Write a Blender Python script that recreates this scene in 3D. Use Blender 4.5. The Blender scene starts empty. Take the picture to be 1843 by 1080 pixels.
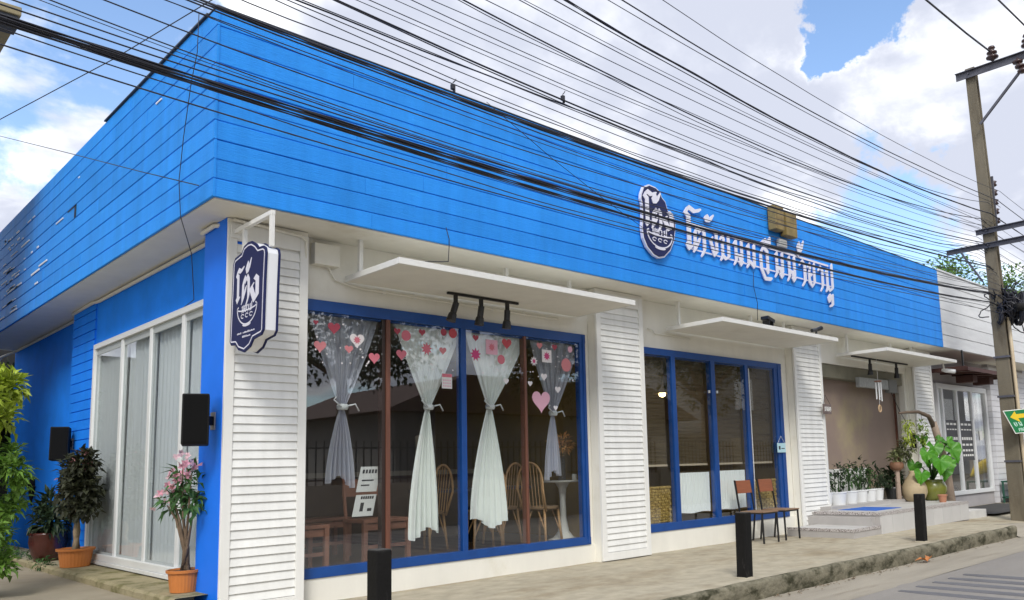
import bpy, math, random
from mathutils import Vector, Matrix, noise as mnoise
S = bpy.context.scene
COL = S.collection
R_ = math.radians
# ------------------------------------------------------------------ camera
cam_d = bpy.data.cameras.new('camera'); cam = bpy.data.objects.new('camera', cam_d); COL.objects.link(cam); S.camera = cam
cam.matrix_world = Matrix(((0.70994, -0.07064, -0.70071, 0), (-0.7037, -0.11089, -0.70179, 0), (-0.02813, 0.99132, -0.12844, 1.24), (0, 0, 0, 1)))
cam_d.sensor_width = 36; cam_d.lens = 1477.57 / 1843 * 36
cam_d.shift_x = (921.5 - 1033.99) / 1843; cam_d.shift_y = (648.33 - 540) / 1843
cam_d.clip_start = .05; cam_d.clip_end = 900
# ------------------------------------------------------------------ sky
SUN_EL, SUN_AZ = R_(44), R_(224)          # high soft sun behind thin cloud, over the street
W = bpy.data.worlds.new('World'); S.world = W; W.use_nodes = True
nt = W.node_tree; nt.nodes.clear()
def wn(t, **k):
    n = nt.nodes.new(t)
    for a, b in k.items(): setattr(n, a, b)
    return n
def wl(a, b): nt.links.new(a, b)
def wmath(op, a, b=None, clamp=False):
    n = wn('ShaderNodeMath', operation=op, use_clamp=clamp)
    for i, v in enumerate((a, b)):
        if v is None: continue
        if isinstance(v, (int, float)): n.inputs[i].default_value = v
        else: wl(v, n.inputs[i])
    return n.outputs[0]
sky = wn('ShaderNodeTexSky', sky_type='NISHITA', sun_disc=False, sun_elevation=SUN_EL, sun_rotation=SUN_AZ, air_density=1.0, dust_density=.6, ozone_density=2.2)
tc = wn('ShaderNodeTexCoord'); nrm = wn('ShaderNodeVectorMath', operation='NORMALIZE'); wl(tc.outputs['Generated'], nrm.inputs[0])
sep = wn('ShaderNodeSeparateXYZ'); wl(nrm.outputs[0], sep.inputs[0])
zz = wmath('ADD', wmath('MAXIMUM', sep.outputs[2], 0.0), 0.16)
cmb = wn('ShaderNodeCombineXYZ'); wl(wmath('DIVIDE', sep.outputs[0], zz), cmb.inputs[0]); wl(wmath('DIVIDE', sep.outputs[1], zz), cmb.inputs[1])
def cloud_noise(off, sc, det, rough):
    ad = wn('ShaderNodeVectorMath', operation='ADD'); wl(cmb.outputs[0], ad.inputs[0]); ad.inputs[1].default_value = off
    n = wn('ShaderNodeTexNoise'); n.inputs['Scale'].default_value = sc; n.inputs['Detail'].default_value = det; n.inputs['Roughness'].default_value = rough; n.inputs['Distortion'].default_value = .25
    wl(ad.outputs[0], n.inputs['Vector']); return n.outputs['Fac']
base = cloud_noise((3.1, 1.7, 0), 1.25, 9, .56)
wob = wn('ShaderNodeTexNoise'); wob.inputs['Scale'].default_value = 8.0; wob.inputs['Detail'].default_value = 7; wob.inputs['Roughness'].default_value = .62; wl(nrm.outputs[0], wob.inputs['Vector'])
wsub = wn('ShaderNodeVectorMath', operation='SUBTRACT'); wl(wob.outputs['Color'], wsub.inputs[0]); wsub.inputs[1].default_value = (.5, .5, .5)
wmul = wn('ShaderNodeVectorMath', operation='SCALE'); wl(wsub.outputs[0], wmul.inputs[0]); wmul.inputs['Scale'].default_value = .24
wadd = wn('ShaderNodeVectorMath', operation='ADD'); wl(nrm.outputs[0], wadd.inputs[0]); wl(wmul.outputs[0], wadd.inputs[1])
wdir = wn('ShaderNodeVectorMath', operation='NORMALIZE'); wl(wadd.outputs[0], wdir.inputs[0])
def bump_dir(d, width, amp):      # a gap or a bank of cloud round one compass direction
    v = Vector(d).normalized()
    dp = wn('ShaderNodeVectorMath', operation='DOT_PRODUCT'); wl(wdir.outputs[0], dp.inputs[0]); dp.inputs[1].default_value = v
    e = wmath('DIVIDE', wmath('SUBTRACT', 1.0, dp.outputs['Value']), 2 * width * width)
    return wmath('MULTIPLY', wmath('EXPONENT', wmath('MULTIPLY', e, -1.0)), amp)
tot = base
for d, w_, a_ in (((.785, .403, .472), .030, -.34), ((.798, .367, .478), .028, -.32), ((.801, .41, .440), .018, -.30), ((.83, .320, .455), .022, -.30), ((.882, .35, .317), .05, -.22), ((.866, .395, .307), .045, -.2),
                  ((.201, .876, .438), .06, -.20), ((.282, .839, .465), .06, -.22), ((.157, .929, .320), .04, -.2), ((.19, .90, .39), .05, .14), ((.164, .95, .265), .035, .14), ((.841, .349, .413), .06, .2), ((.707, .512, .488), .07, .2), ((.867, .30, .39), .06, .16), ((.58, .66, .476), .25, .16)):
    tot = wmath('ADD', tot, bump_dir(d, w_, a_))
mask = wn('ShaderNodeMapRange', interpolation_type='SMOOTHSTEP'); wl(tot, mask.inputs[0]); mask.inputs[1].default_value = .37; mask.inputs[2].default_value = .47
thick = wn('ShaderNodeMapRange', interpolation_type='SMOOTHSTEP'); wl(wmath('ADD', cloud_noise((7.3, 4.2, 0), 1.5, 8, .55), wmath('MULTIPLY', tot, .35)), thick.inputs[0]); thick.inputs[1].default_value = .52; thick.inputs[2].default_value = .76
ccol = wn('ShaderNodeMix', data_type='RGBA'); wl(thick.outputs[0], ccol.inputs[0]); ccol.inputs[6].default_value = (1.0, 1.0, 1.0, 1); ccol.inputs[7].default_value = (.42, .445, .525, 1)
bg_s = wn('ShaderNodeBackground'); wl(sky.outputs[0], bg_s.inputs[0]); bg_s.inputs[1].default_value = .15
bg_c = wn('ShaderNodeBackground'); wl(ccol.outputs[2], bg_c.inputs[0]); bg_c.inputs[1].default_value = .97
mx = wn('ShaderNodeMixShader'); wl(mask.outputs[0], mx.inputs[0]); wl(bg_s.outputs[0], mx.inputs[1]); wl(bg_c.outputs[0], mx.inputs[2])
wo = wn('ShaderNodeOutputWorld'); wl(mx.outputs[0], wo.inputs[0])
# ------------------------------------------------------------------ sun, exposure
sun_d = bpy.data.lights.new('sun', 'SUN'); sun_d.energy = 1.5; sun_d.angle = R_(18); sun_d.color = (1, .965, .91)
sun = bpy.data.objects.new('sun', sun_d); COL.objects.link(sun)
sdir = Vector((math.sin(SUN_AZ) * math.cos(SUN_EL), math.cos(SUN_AZ) * math.cos(SUN_EL), math.sin(SUN_EL)))
sun.rotation_euler = sdir.to_track_quat('Z', 'Y').to_euler()
S.view_settings.view_transform = 'Standard'; S.view_settings.look = 'None'; S.view_settings.gamma = 1; S.view_settings.use_curve_mapping = False
S.view_settings.exposure = .82
S.cycles.max_bounces = 10; S.cycles.transparent_max_bounces = 24; S.cycles.use_denoising = True
# ------------------------------------------------------------------ materials
MATS = {}
def mat(name, col, rough=.6, var=0.0, vscale=3.0, col2=None, c2lo=.5, c2hi=.7, c2scale=2.0, stretch=(1, 1, 1), bump=0.0, bscale=60.0, bstretch=(1, 1, 1), spec=.5, metal=0.0, rand=0.0, island=0.0, vstretch=None, trans=0.0, alpha=1.0, coat=0.0, sss=0.0):
    if name in MATS: return MATS[name]
    m = bpy.data.materials.new(name); m.use_nodes = True; MATS[name] = m
    t = m.node_tree; b = t.nodes['Principled BSDF']; L = t.links.new
    b.inputs['Roughness'].default_value = rough; b.inputs['Specular IOR Level'].default_value = spec; b.inputs['Metallic'].default_value = metal
    b.inputs['Coat Weight'].default_value = coat; b.inputs['Alpha'].default_value = alpha
    geo = t.nodes.new('ShaderNodeNewGeometry')
    def mp(st):
        v = t.nodes.new('ShaderNodeVectorMath'); v.operation = 'MULTIPLY'; L(geo.outputs['Position'], v.inputs[0]); v.inputs[1].default_value = st; return v.outputs[0]
    c = None
    def rgb(x):
        n = t.nodes.new('ShaderNodeRGB'); n.outputs[0].default_value = (*x, 1); return n.outputs[0]
    c = rgb(col)
    if col2:
        n = t.nodes.new('ShaderNodeTexNoise'); n.inputs['Scale'].default_value = c2scale; n.inputs['Detail'].default_value = 8; n.inputs['Roughness'].default_value = .65; L(mp(stretch), n.inputs['Vector'])
        r = t.nodes.new('ShaderNodeMapRange'); r.interpolation_type = 'SMOOTHSTEP'; r.inputs[1].default_value = c2lo; r.inputs[2].default_value = c2hi; L(n.outputs['Fac'], r.inputs[0])
        x = t.nodes.new('ShaderNodeMix'); x.data_type = 'RGBA'; L(r.outputs[0], x.inputs[0]); L(c, x.inputs[6]); x.inputs[7].default_value = (*col2, 1); c = x.outputs[2]
    def scale_by(c, fac, amt):
        r = t.nodes.new('ShaderNodeMapRange'); r.inputs[3].default_value = 1 - amt; r.inputs[4].default_value = 1 + amt; L(fac, r.inputs[0])
        h = t.nodes.new('ShaderNodeHueSaturation'); L(r.outputs[0], h.inputs['Value']); L(c, h.inputs['Color']); return h.outputs[0]
    if var:
        n = t.nodes.new('ShaderNodeTexNoise'); n.inputs['Scale'].default_value = vscale; n.inputs['Detail'].default_value = 6; n.inputs['Roughness'].default_value = .6; L(mp(vstretch or stretch), n.inputs['Vector'])
        rr = t.nodes.new('ShaderNodeMapRange'); rr.inputs[1].default_value = .25; rr.inputs[2].default_value = .75; L(n.outputs['Fac'], rr.inputs[0])
        c = scale_by(c, rr.outputs[0], var)
    if rand:
        oi = t.nodes.new('ShaderNodeObjectInfo'); c = scale_by(c, oi.outputs['Random'], rand)
    if island:
        c = scale_by(c, geo.outputs['Random Per Island'], island)
    L(c, b.inputs['Base Color'])
    if bump:
        n = t.nodes.new('ShaderNodeTexNoise'); n.inputs['Scale'].default_value = bscale; n.inputs['Detail'].default_value = 5; L(mp(bstretch), n.inputs['Vector'])
        bp = t.nodes.new('ShaderNodeBump'); bp.inputs['Strength'].default_value = bump; bp.inputs['Distance'].default_value = .02; L(n.outputs['Fac'], bp.inputs['Height']); L(bp.outputs[0], b.inputs['Normal'])
    if trans:
        out = t.nodes['Material Output']; tl = t.nodes.new('ShaderNodeBsdfTranslucent'); L(c, tl.inputs[0]); mxs = t.nodes.new('ShaderNodeMixShader'); mxs.inputs[0].default_value = trans
        L(b.outputs[0], mxs.inputs[1]); L(tl.outputs[0], mxs.inputs[2]); L(mxs.outputs[0], out.inputs[0])
    return m
def glass_mat(name, tint=(.93, .96, .95), ior=1.5, boost=1.0):
    m = bpy.data.materials.new(name); m.use_nodes = True; t = m.node_tree; t.nodes.clear(); L = t.links.new
    o = t.nodes.new('ShaderNodeOutputMaterial'); tr = t.nodes.new('ShaderNodeBsdfTransparent'); tr.inputs[0].default_value = (*tint, 1)
    gl = t.nodes.new('ShaderNodeBsdfGlossy'); gl.inputs['Roughness'].default_value = .0; gl.inputs[0].default_value = (1, 1, 1, 1)
    lw = t.nodes.new('ShaderNodeLayerWeight'); lw.inputs[0].default_value = .5      # Schlick reflectance, same from both faces of the pane
    pw = t.nodes.new('ShaderNodeMath'); pw.operation = 'POWER'; L(lw.outputs['Facing'], pw.inputs[0]); pw.inputs[1].default_value = 5
    mm = t.nodes.new('ShaderNodeMath'); mm.operation = 'MULTIPLY_ADD'; mm.use_clamp = True; L(pw.outputs[0], mm.inputs[0]); mm.inputs[1].default_value = .95; mm.inputs[2].default_value = boost
    mxs = t.nodes.new('ShaderNodeMixShader'); L(mm.outputs[0], mxs.inputs[0]); L(tr.outputs[0], mxs.inputs[1]); L(gl.outputs[0], mxs.inputs[2]); L(mxs.outputs[0], o.inputs[0])
    MATS[name] = m; return m
def sheer_mat(name, col, alpha, trans=.5, stripe=None):
    m = bpy.data.materials.new(name); m.use_nodes = True; t = m.node_tree; t.nodes.clear(); L = t.links.new
    o = t.nodes.new('ShaderNodeOutputMaterial'); tr = t.nodes.new('ShaderNodeBsdfTransparent')
    df = t.nodes.new('ShaderNodeBsdfDiffuse'); df.inputs[0].default_value = (*col, 1); tl = t.nodes.new('ShaderNodeBsdfTranslucent'); tl.inputs[0].default_value = (*col, 1)
    a = t.nodes.new('ShaderNodeMixShader'); a.inputs[0].default_value = trans; L(df.outputs[0], a.inputs[1]); L(tl.outputs[0], a.inputs[2])
    b = t.nodes.new('ShaderNodeMixShader'); b.inputs[0].default_value = alpha; L(tr.outputs[0], b.inputs[1]); L(a.outputs[0], b.inputs[2])
    if stripe:      # split bamboo: many thin horizontal rods with gaps
        g = t.nodes.new('ShaderNodeNewGeometry'); sp = t.nodes.new('ShaderNodeSeparateXYZ'); L(g.outputs['Position'], sp.inputs[0])
        k = t.nodes.new('ShaderNodeMath'); k.operation = 'MULTIPLY'; L(sp.outputs[2], k.inputs[0]); k.inputs[1].default_value = stripe
        f = t.nodes.new('ShaderNodeMath'); f.operation = 'FRACT'; L(k.outputs[0], f.inputs[0])
        q = t.nodes.new('ShaderNodeMapRange'); q.inputs[1].default_value = .2; q.inputs[2].default_value = .5; q.inputs[3].default_value = alpha * .55; q.inputs[4].default_value = min(1, alpha * 1.2); L(f.outputs[0], q.inputs[0])
        n = t.nodes.new('ShaderNodeTexNoise'); n.inputs['Scale'].default_value = 1; n.inputs['Detail'].default_value = 4
        v = t.nodes.new('ShaderNodeVectorMath'); v.operation = 'MULTIPLY'; L(g.outputs['Position'], v.inputs[0]); v.inputs[1].default_value = (1.5, 1.5, stripe * .7); L(v.outputs[0], n.inputs['Vector'])
        r = t.nodes.new('ShaderNodeMix'); r.data_type = 'RGBA'; L(n.outputs['Fac'], r.inputs[0]); r.inputs[6].default_value = (*[c * .45 for c in col], 1); r.inputs[7].default_value = (*[min(1, c * 1.5) for c in col], 1)
        L(r.outputs[2], df.inputs[0]); L(r.outputs[2], tl.inputs[0]); L(q.outputs[0], b.inputs[0])
    L(b.outputs[0], o.inputs[0]); MATS[name] = m; return m
def emit_mat(name, col, s):
    m = bpy.data.materials.new(name); m.use_nodes = True; b = m.node_tree.nodes['Principled BSDF']
    b.inputs['Base Color'].default_value = (*col, 1); b.inputs['Emission Color'].default_value = (*col, 1); b.inputs['Emission Strength'].default_value = s; MATS[name] = m; return m
# ------------------------------------------------------------------ mesh building
class MB:
    def __init__(s): s.v = []; s.f = []; s.sm = False
    def add(s, vs, fs):
        o = len(s.v); s.v += [tuple(v) for v in vs]; s.f += [tuple(i + o for i in f) for f in fs]; return s
    def box(s, x0, x1, y0, y1, z0, z1):
        return s.add([(x, y, z) for x in (x0, x1) for y in (y0, y1) for z in (z0, z1)], [(0, 1, 3, 2), (4, 6, 7, 5), (0, 4, 5, 1), (2, 3, 7, 6), (0, 2, 6, 4), (1, 5, 7, 3)])
    def obox(s, c, sz, M=None):
        M = M or Matrix.Identity(3); c = Vector(c); h = [a / 2 for a in sz]
        vs = [c + M @ Vector((i * h[0], j * h[1], k * h[2])) for i in (-1, 1) for j in (-1, 1) for k in (-1, 1)]
        return s.add(vs, [(0, 1, 3, 2), (4, 6, 7, 5), (0, 4, 5, 1), (2, 3, 7, 6), (0, 2, 6, 4), (1, 5, 7, 3)])
    def beam(s, a, b, w, h=None, up=(0, 0, 1)):
        a, b = Vector(a), Vector(b); d = (b - a); l = d.length; d.normalize(); u = Vector(up)
        if abs(d.dot(u)) > .98: u = Vector((1, 0, 0))
        r = d.cross(u).normalized(); u = r.cross(d)
        return s.obox((a + b) / 2, (l, w, h or w), Matrix((d, r, u)).transposed())
    def tube(s, pts, r, n=6, caps=True, closed=False):
        pts = [Vector(p) for p in pts]; m = len(pts); rs = r if isinstance(r, (list, tuple)) else [r] * m
        ref = None; o = len(s.v)
        for i, p in enumerate(pts):
            d = (pts[(i + 1) % m] - pts[i - 1]) if closed else (pts[min(i + 1, m - 1)] - pts[max(i - 1, 0)])
            d.normalize()
            if ref is None:
                ref = Vector((0, 0, 1)) if abs(d.z) < .9 else Vector((1, 0, 0))
            u = (ref - d * ref.dot(d)).normalized(); ref = u; w = d.cross(u)
            for k in range(n):
                a = 2 * math.pi * k / n; s.v.append(tuple(p + (u * math.cos(a) + w * math.sin(a)) * rs[i]))
        for i in range(m if closed else m - 1):
            for k in range(n):
                j = (i + 1) % m; s.f.append((o + i * n + k, o + i * n + (k + 1) % n, o + j * n + (k + 1) % n, o + j * n + k))
        if caps and not closed: s.f.append(tuple(o + k for k in reversed(range(n)))); s.f.append(tuple(o + (m - 1) * n + k for k in range(n)))
        return s
    def lathe(s, c, prof, n=20, sx=1, sy=1):
        o = len(s.v); c = Vector(c)
        for r, z in prof:
            for k in range(n):
                a = 2 * math.pi * k / n; s.v.append((c.x + r * math.cos(a) * sx, c.y + r * math.sin(a) * sy, c.z + z))
        for i in range(len(prof) - 1):
            for k in range(n): s.f.append((o + i * n + k, o + i * n + (k + 1) % n, o + (i + 1) * n + (k + 1) % n, o + (i + 1) * n + k))
        s.f.append(tuple(o + k for k in reversed(range(n)))); e = o + (len(prof) - 1) * n; s.f.append(tuple(e + k for k in range(n)))
        return s
    def prism(s, poly, fn, d0, d1):      # poly in 2D, fn(a, b, depth) -> point
        n = len(poly); o = len(s.v); s.v += [tuple(fn(a, b, d0)) for a, b in poly] + [tuple(fn(a, b, d1)) for a, b in poly]
        s.f.append(tuple(o + i for i in range(n))); s.f.append(tuple(o + n + i for i in reversed(range(n))))
        for i in range(n): j = (i + 1) % n; s.f.append((o + i, o + n + i, o + n + j, o + j))
        return s
    def leaf(s, p, d, up, l, w, fold=.25, droop=.2):
        d = Vector(d).normalized(); r = d.cross(Vector(up))
        if r.length < 1e-3: r = d.cross(Vector((1, 0, .3)))
        r.normalize(); u = r.cross(d); p = Vector(p)
        a = p + d * l * .45 + u * l * .06; t = p + d * l - u * l * droop
        return s.add([p, a + r * w / 2 + u * w * fold, a, a - r * w / 2 + u * w * fold, t], [(0, 1, 2), (1, 4, 2), (0, 2, 3), (2, 4, 3)])
ORG = {}
def build(name, mb, m, parent=None, smooth=False, bevel=0, kind=None, label=None, org=None):
    o3 = org or (ORG[parent.name] if parent else Vector((0, 0, 0)))
    me = bpy.data.meshes.new(name); me.from_pydata([(v[0] - o3[0], v[1] - o3[1], v[2] - o3[2]) for v in mb.v], [], mb.f)
    me.materials.append(m); me.update()
    import bmesh as _b
    b = _b.new(); b.from_mesh(me); _b.ops.recalc_face_normals(b, faces=b.faces); b.to_mesh(me); b.free()
    if smooth: me.polygons.foreach_set('use_smooth', [True] * len(me.polygons))
    o = bpy.data.objects.new(name, me); COL.objects.link(o); ORG[o.name] = Vector(o3)
    if parent: o.parent = parent
    else: o.location = o3
    if bevel:
        bv = o.modifiers.new('bevel', 'BEVEL'); bv.width = bevel; bv.segments = 2; bv.limit_method = 'ANGLE'; bv.angle_limit = R_(35)
    if kind: o['kind'] = kind
    if label: o['label'] = label
    return o
def tag(o, label, cat, group=None):
    o['label'] = label; o['category'] = cat
    if group: o['group'] = group
    return o
def thing(name, label, cat, loc, group=None):
    o = bpy.data.objects.new(name, None); COL.objects.link(o); o.location = loc; ORG[o.name] = Vector(loc); return tag(o, label, cat, group)
def struct(name, mb, m, **k):
    o = build(name, mb, m, kind='structure', **k); return o
def inst(src, parent, loc, name=None):      # a copy of a part sharing its mesh; loc = world position of the mesh origin
    c = src.copy(); COL.objects.link(c); c.parent = parent; c.location = Vector(loc) - ORG[parent.name]; ORG[c.name] = Vector(loc); return c
def proto(name, mb, m, parent, loc, **k):   # first of a row of alike parts; mesh modelled round its own origin
    o = build(name, mb, m, None, org=Vector((0, 0, 0)), **k); o.parent = parent; o.location = Vector(loc) - ORG[parent.name]; ORG[o.name] = Vector(loc); return o
def copy_tree(o, loc, label=None):
    c = o.copy(); COL.objects.link(c); c.location = loc; ORG[c.name] = Vector(loc)
    if label: c['label'] = label
    for ch in o.children:
        d = ch.copy(); COL.objects.link(d); d.parent = c
        for g in ch.children:
            e = g.copy(); COL.objects.link(e); e.parent = d
    return c
rnd = random.Random(7)
blue = mat('blue_paint', (.024, .285, .87), .6, var=.11, vscale=5, col2=(.032, .335, .90), c2lo=.50, c2hi=.85, c2scale=3.2, stretch=(.5, .5, 9), vstretch=(1.1, 1.1, .16), bump=.35, bscale=9, bstretch=(1.2, 1.2, 26), rand=.06, spec=.22)
blue_wall = mat('blue_wall_paint', (.012, .235, .92), .75, var=.12, vscale=2.5, bump=.15, bscale=35, spec=.2)
blue_frame = mat('blue_frame_paint', (.006, .060, .255), .4, var=.16, vscale=6, spec=.5)
white = mat('white_paint', (.80, .795, .755), .55, var=.05, vscale=2.5, vstretch=(3, 3, .35), col2=(.66, .64, .56), c2lo=.60, c2hi=.85, c2scale=1.3, bump=.05, bscale=30, spec=.35)
cream = mat('cream_wall_paint', (.80, .78, .70), .7, var=.05, vscale=2, vstretch=(2, 2, .6), col2=(.62, .58, .46), c2lo=.58, c2hi=.85, c2scale=.9, bump=.08, bscale=45, spec=.25)
slatw = mat('white_slat_paint', (.80, .80, .765), .5, var=.09, vscale=2.5, vstretch=(3, 3, .5), rand=.05, spec=.35)
white_al = mat('white_aluminium', (.78, .79, .78), .35, var=.03, vscale=5, spec=.5)
black = mat('black_paint', (.008, .0075, .007), .7, var=.25, vscale=8, bump=.1, bscale=40, spec=.25)
black_m = mat('black_metal', (.010, .010, .011), .4, spec=.5)
rubber = mat('cable_sheath', (.016, .016, .024), .5, island=.4)
glass = glass_mat('window_glass', (.97, .985, .98), boost=.085)
glass_side = glass_mat('side_window_glass', (.95, .975, .975), boost=.05)
# ================================================================== ground
asphalt = mat('asphalt', (.27, .25, .225), .85, var=.12, vscale=1.2, col2=(.32, .298, .265), c2lo=.45, c2hi=.75, c2scale=.8, stretch=(.25, 1.2, 1), bump=.5, bscale=160, spec=.3)
concrete = mat('pavement_concrete', (.42, .375, .28), .85, var=.22, vscale=6, vstretch=(.8, 1, 1), col2=(.27, .215, .135), c2lo=.44, c2hi=.76, c2scale=1.1, stretch=(.5, 1.1, 1), bump=.35, bscale=70, spec=.25)
gutter_m = mat('gutter_concrete', (.34, .305, .245), .85, var=.14, vscale=2.2, col2=(.23, .20, .15), c2lo=.5, c2hi=.75, c2scale=1.6, stretch=(.3, 2.2, 1), bump=.4, bscale=90, spec=.25)
kerb_m = mat('mossy_kerb', (.21, .192, .138), .9, var=.3, vscale=9, col2=(.045, .044, .026), c2lo=.42, c2hi=.66, c2scale=4.2, stretch=(.8, 1, 1.5), bump=.9, bscale=22, spec=.12)
yard_m = mat('yard_concrete', (.33, .285, .21), .9, var=.15, vscale=1.4, col2=(.26, .22, .15), c2lo=.5, c2hi=.75, c2scale=1.0, bump=.3, bscale=70, spec=.2)
earth = mat('earth', (.16, .13, .09), .95, var=.2, vscale=.7)
struct('ground', MB().add([(-300, -300, -.34), (300, -300, -.34), (300, 300, -.34), (-300, 300, -.34)], [(0, 1, 2, 3)]), earth)
def sheet(x0, x1, y0, y1, nx, ny, zf):
    m = MB(); vs = []; fs = []
    for i in range(nx + 1):
        for j in range(ny + 1):
            x = x0 + (x1 - x0) * i / nx; y = y0 + (y1 - y0) * j / ny; vs.append((x, y, zf(x, y)))
    for i in range(nx):
        for j in range(ny): a = i * (ny + 1) + j; fs.append((a, a + ny + 1, a + ny + 2, a + 1))
    return m.add(vs, fs)
nz = lambda x, y, s, k=0: mnoise.noise(Vector((x * s, y * s, k)))
struct('road', sheet(-40, 70, -3.0, 4.33, 220, 16, lambda x, y: -.225 + .006 * nz(x, y, .5)), asphalt, smooth=True)
struct('gutter', sheet(-40, 70, 4.27 , 4.99, 440, 6, lambda x, y: -.222 + .02 * (y - 4.27) / .7 + .005 * nz(x, y, 1.4)), gutter_m, smooth=True)
# pavement slab: worn top edge, top and kerb face are one slab of concrete
KX1 = 15.75
def slab_mesh(x0, x1):
    m = MB(); nx = int((x1 - x0) / .07); prof = [(4.975, -.30), (4.95, -.10), (4.945, -.035), (4.965, -.006), (5.01, .0)]
    vs = []; fs = []; n = len(prof)
    for i in range(nx + 1):
        x = x0 + (x1 - x0) * i / nx
        w = .020 * nz(x, 1, .8) + .010 * nz(x, 2, 2.3) + .003 * nz(x, 3, 9)
        for j, (y, z) in enumerate(prof): vs.append((x, y + w + (.012 * nz(x, z * 9, 7, 5) if j < 3 else 0), z + (.010 * nz(x, 5, 2.4) + .003 * nz(x, 6, 8) if j > 1 else 0)))
    for i in range(nx):
        for j in range(n - 1): a = i * n + j; fs.append((a, a + n, a + n + 1, a + 1))
    return m.add(vs, fs), vs[n - 1::n]
km, edge = slab_mesh(-6, KX1)
struct('kerb', km, kerb_m, smooth=True)
pv = MB(); vs = []; ny = 14
for x, y, z in edge:
    for j in range(ny + 1):
        t = j / ny; yy = y + (7.66 - y) * t; vs.append((x, yy, z * (1 - t) ** 3 + .006 * nz(x, yy, 1.1) * min(1, t * 6)))
fs = []
for i in range(len(edge) - 1):
    for j in range(ny): a = i * (ny + 1) + j; fs.append((a, a + ny + 1, a + ny + 2, a + 1))
struct('pavement', pv.add(vs, fs), concrete, smooth=True)
# pavement beyond the entrance, dropping towards the neighbour's crossing
struct('neighbour_pavement', sheet(KX1 + .01, 40, 5.35, 7.66, 120, 8, lambda x, y: .0 - .10 * min(1, max(0, (x - 15.8) / 2.2)) * max(0, 1 - (y - 5.35) / 1.6) + .004 * nz(x, y, 1)), concrete, smooth=True)
struct('crossing_ramp', sheet(KX1 - .02, 40, 4.9, 5.36, 120, 4, lambda x, y: -.20 + (.20 - .10 * min(1, max(0, (x - 15.8) / 2.2))) * (y - 4.9) / .46), gutter_m, smooth=True)
struct('yard', sheet(-14, 2.66, 6.4, 40, 60, 80, lambda x, y: .12 + .008 * nz(x, y, .7) - .13 * max(0, (7.6 - y) / 1.2)), yard_m, smooth=True)
lm = MB(); vs = []; n = 120
for i in range(n + 1):
    y = 7.66 + (17.2 - 7.66) * i / n; w = .015 * nz(y, 0, 2) + .01 * nz(y, 3, 7)
    vs += [(2.655 + w, y, .0), (2.66 + w, y, .175 + .01 * nz(y, 9, 5)), (2.685 + w, y, .198 + .006 * nz(y, 2, 4)), (3.14, y, .205)]
struct('side_ledge_path', lm.add(vs, [(i * 4 + j, i * 4 + 4 + j, i * 4 + 5 + j, i * 4 + 1 + j) for i in range(n) for j in range(3)]),
       mat('mossy_ledge', (.36, .31, .19), .9, var=.2, vscale=3, col2=(.13, .12, .05), c2lo=.45, c2hi=.7, c2scale=3, bump=.6, bscale=40, spec=.2))
# five dark transverse strips across the road
strip_m = mat('dark_road_strip', (.135, .133, .14), .8, var=.15, vscale=3, bump=.3, bscale=120)
ORD = ['first', 'second', 'third', 'fourth', 'fifth', 'sixth', 'seventh', 'eighth', 'ninth', 'tenth']
for i, x in enumerate((9.08, 9.50, 9.92, 10.33, 10.75)):
    y1 = 4.12 - .02 * i; m = MB(); vs = []
    for k in range(25):
        y = -2.4 + (y1 + 2.4) * k / 24; xx = x + .012 * nz(y, i, 2) - .02 * (y - 4) * .3
        w = .092 + .008 * nz(y, i + 9, 3)
        if k == 24: w *= .5
        vs += [(xx - w, y, -.232), (xx - w * .9, y, -.2165), (xx + w * .9, y, -.2165), (xx + w, y, -.232)]
    o = build('road_strip', m.add(vs, [(k * 4 + j, k * 4 + 4 + j, k * 4 + 5 + j, k * 4 + 1 + j) for k in range(24) for j in range(3)]), strip_m)
    tag(o, f'dark transverse strip across the grey road, {ORD[i]} one counted from the camera end', 'road strip', 'dark strips across the road')
# ================================================================== the blue shop
B = thing('shop_building', 'long single storey shop with bright blue boarded fascia and white louvred pillars', 'building', (2.63, 6.98, 0))
FZ0, FZ1, FY, FX = 3.628, 5.372, 6.977, 2.63
XE = 18.52
rows = [3.628, 3.795] + [3.795 + .1752 * k for k in range(1, 10)]
build('fascia_backing', MB().box(FX + .035, XE - .01, FY + .035, FY + .12, FZ0 + .02, FZ1 - .01).box(FX + .035, FX + .12, FY + .12, 17.7, FZ0 + .02, FZ1 - .01), blue_wall, B)
G = .0055
def board_mesh(L, h, axis):
    m = MB(); t = .022; c = .006
    # profile with eased edges, long axis centred
    pr = [(0, -h / 2), (t - c, -h / 2), (t, -h / 2 + c), (t, h / 2 - c), (t - c, h / 2), (0, h / 2)]
    if axis == 'x': a = [(-L / 2, -d, z) for d, z in pr] + [(L / 2, -d, z) for d, z in pr]
    else: a = [(-d, -L / 2, z) for d, z in pr] + [(-d, L / 2, z) for d, z in pr]
    n = len(pr); f = [tuple(range(n)), tuple(reversed(range(n, 2 * n)))] + [(i, (i + 1) % n, n + (i + 1) % n, n + i) for i in range(n)]
    return m.add(a, f)
def lay_boards(parent, name, a0, a1, fixed, axis, zs, m, lens=(3.0, 4.4), gap=G):
    for r in range(len(zs) - 1):
        h = zs[r + 1] - zs[r] - gap; a = a0; first = True
        while a < a1 - .01:
            L = rnd.uniform(*lens) * (rnd.uniform(.35, 1) if first else 1); b = a1 if a1 - (a + L) < .9 else a + L; first = False
            zc = (zs[r] + zs[r + 1]) / 2 + rnd.uniform(-.0015, .0015); off = .022 + rnd.uniform(-.002, .003)
            loc = ((a + b) / 2, fixed + off, zc) if axis == 'x' else (fixed + off, (a + b) / 2, zc)
            proto(name, board_mesh(b - a - .003, h, axis), m, parent, loc)
            a = b
lay_boards(B, 'siding_board', FX + .004, XE, FY, 'x', rows, blue)
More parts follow.
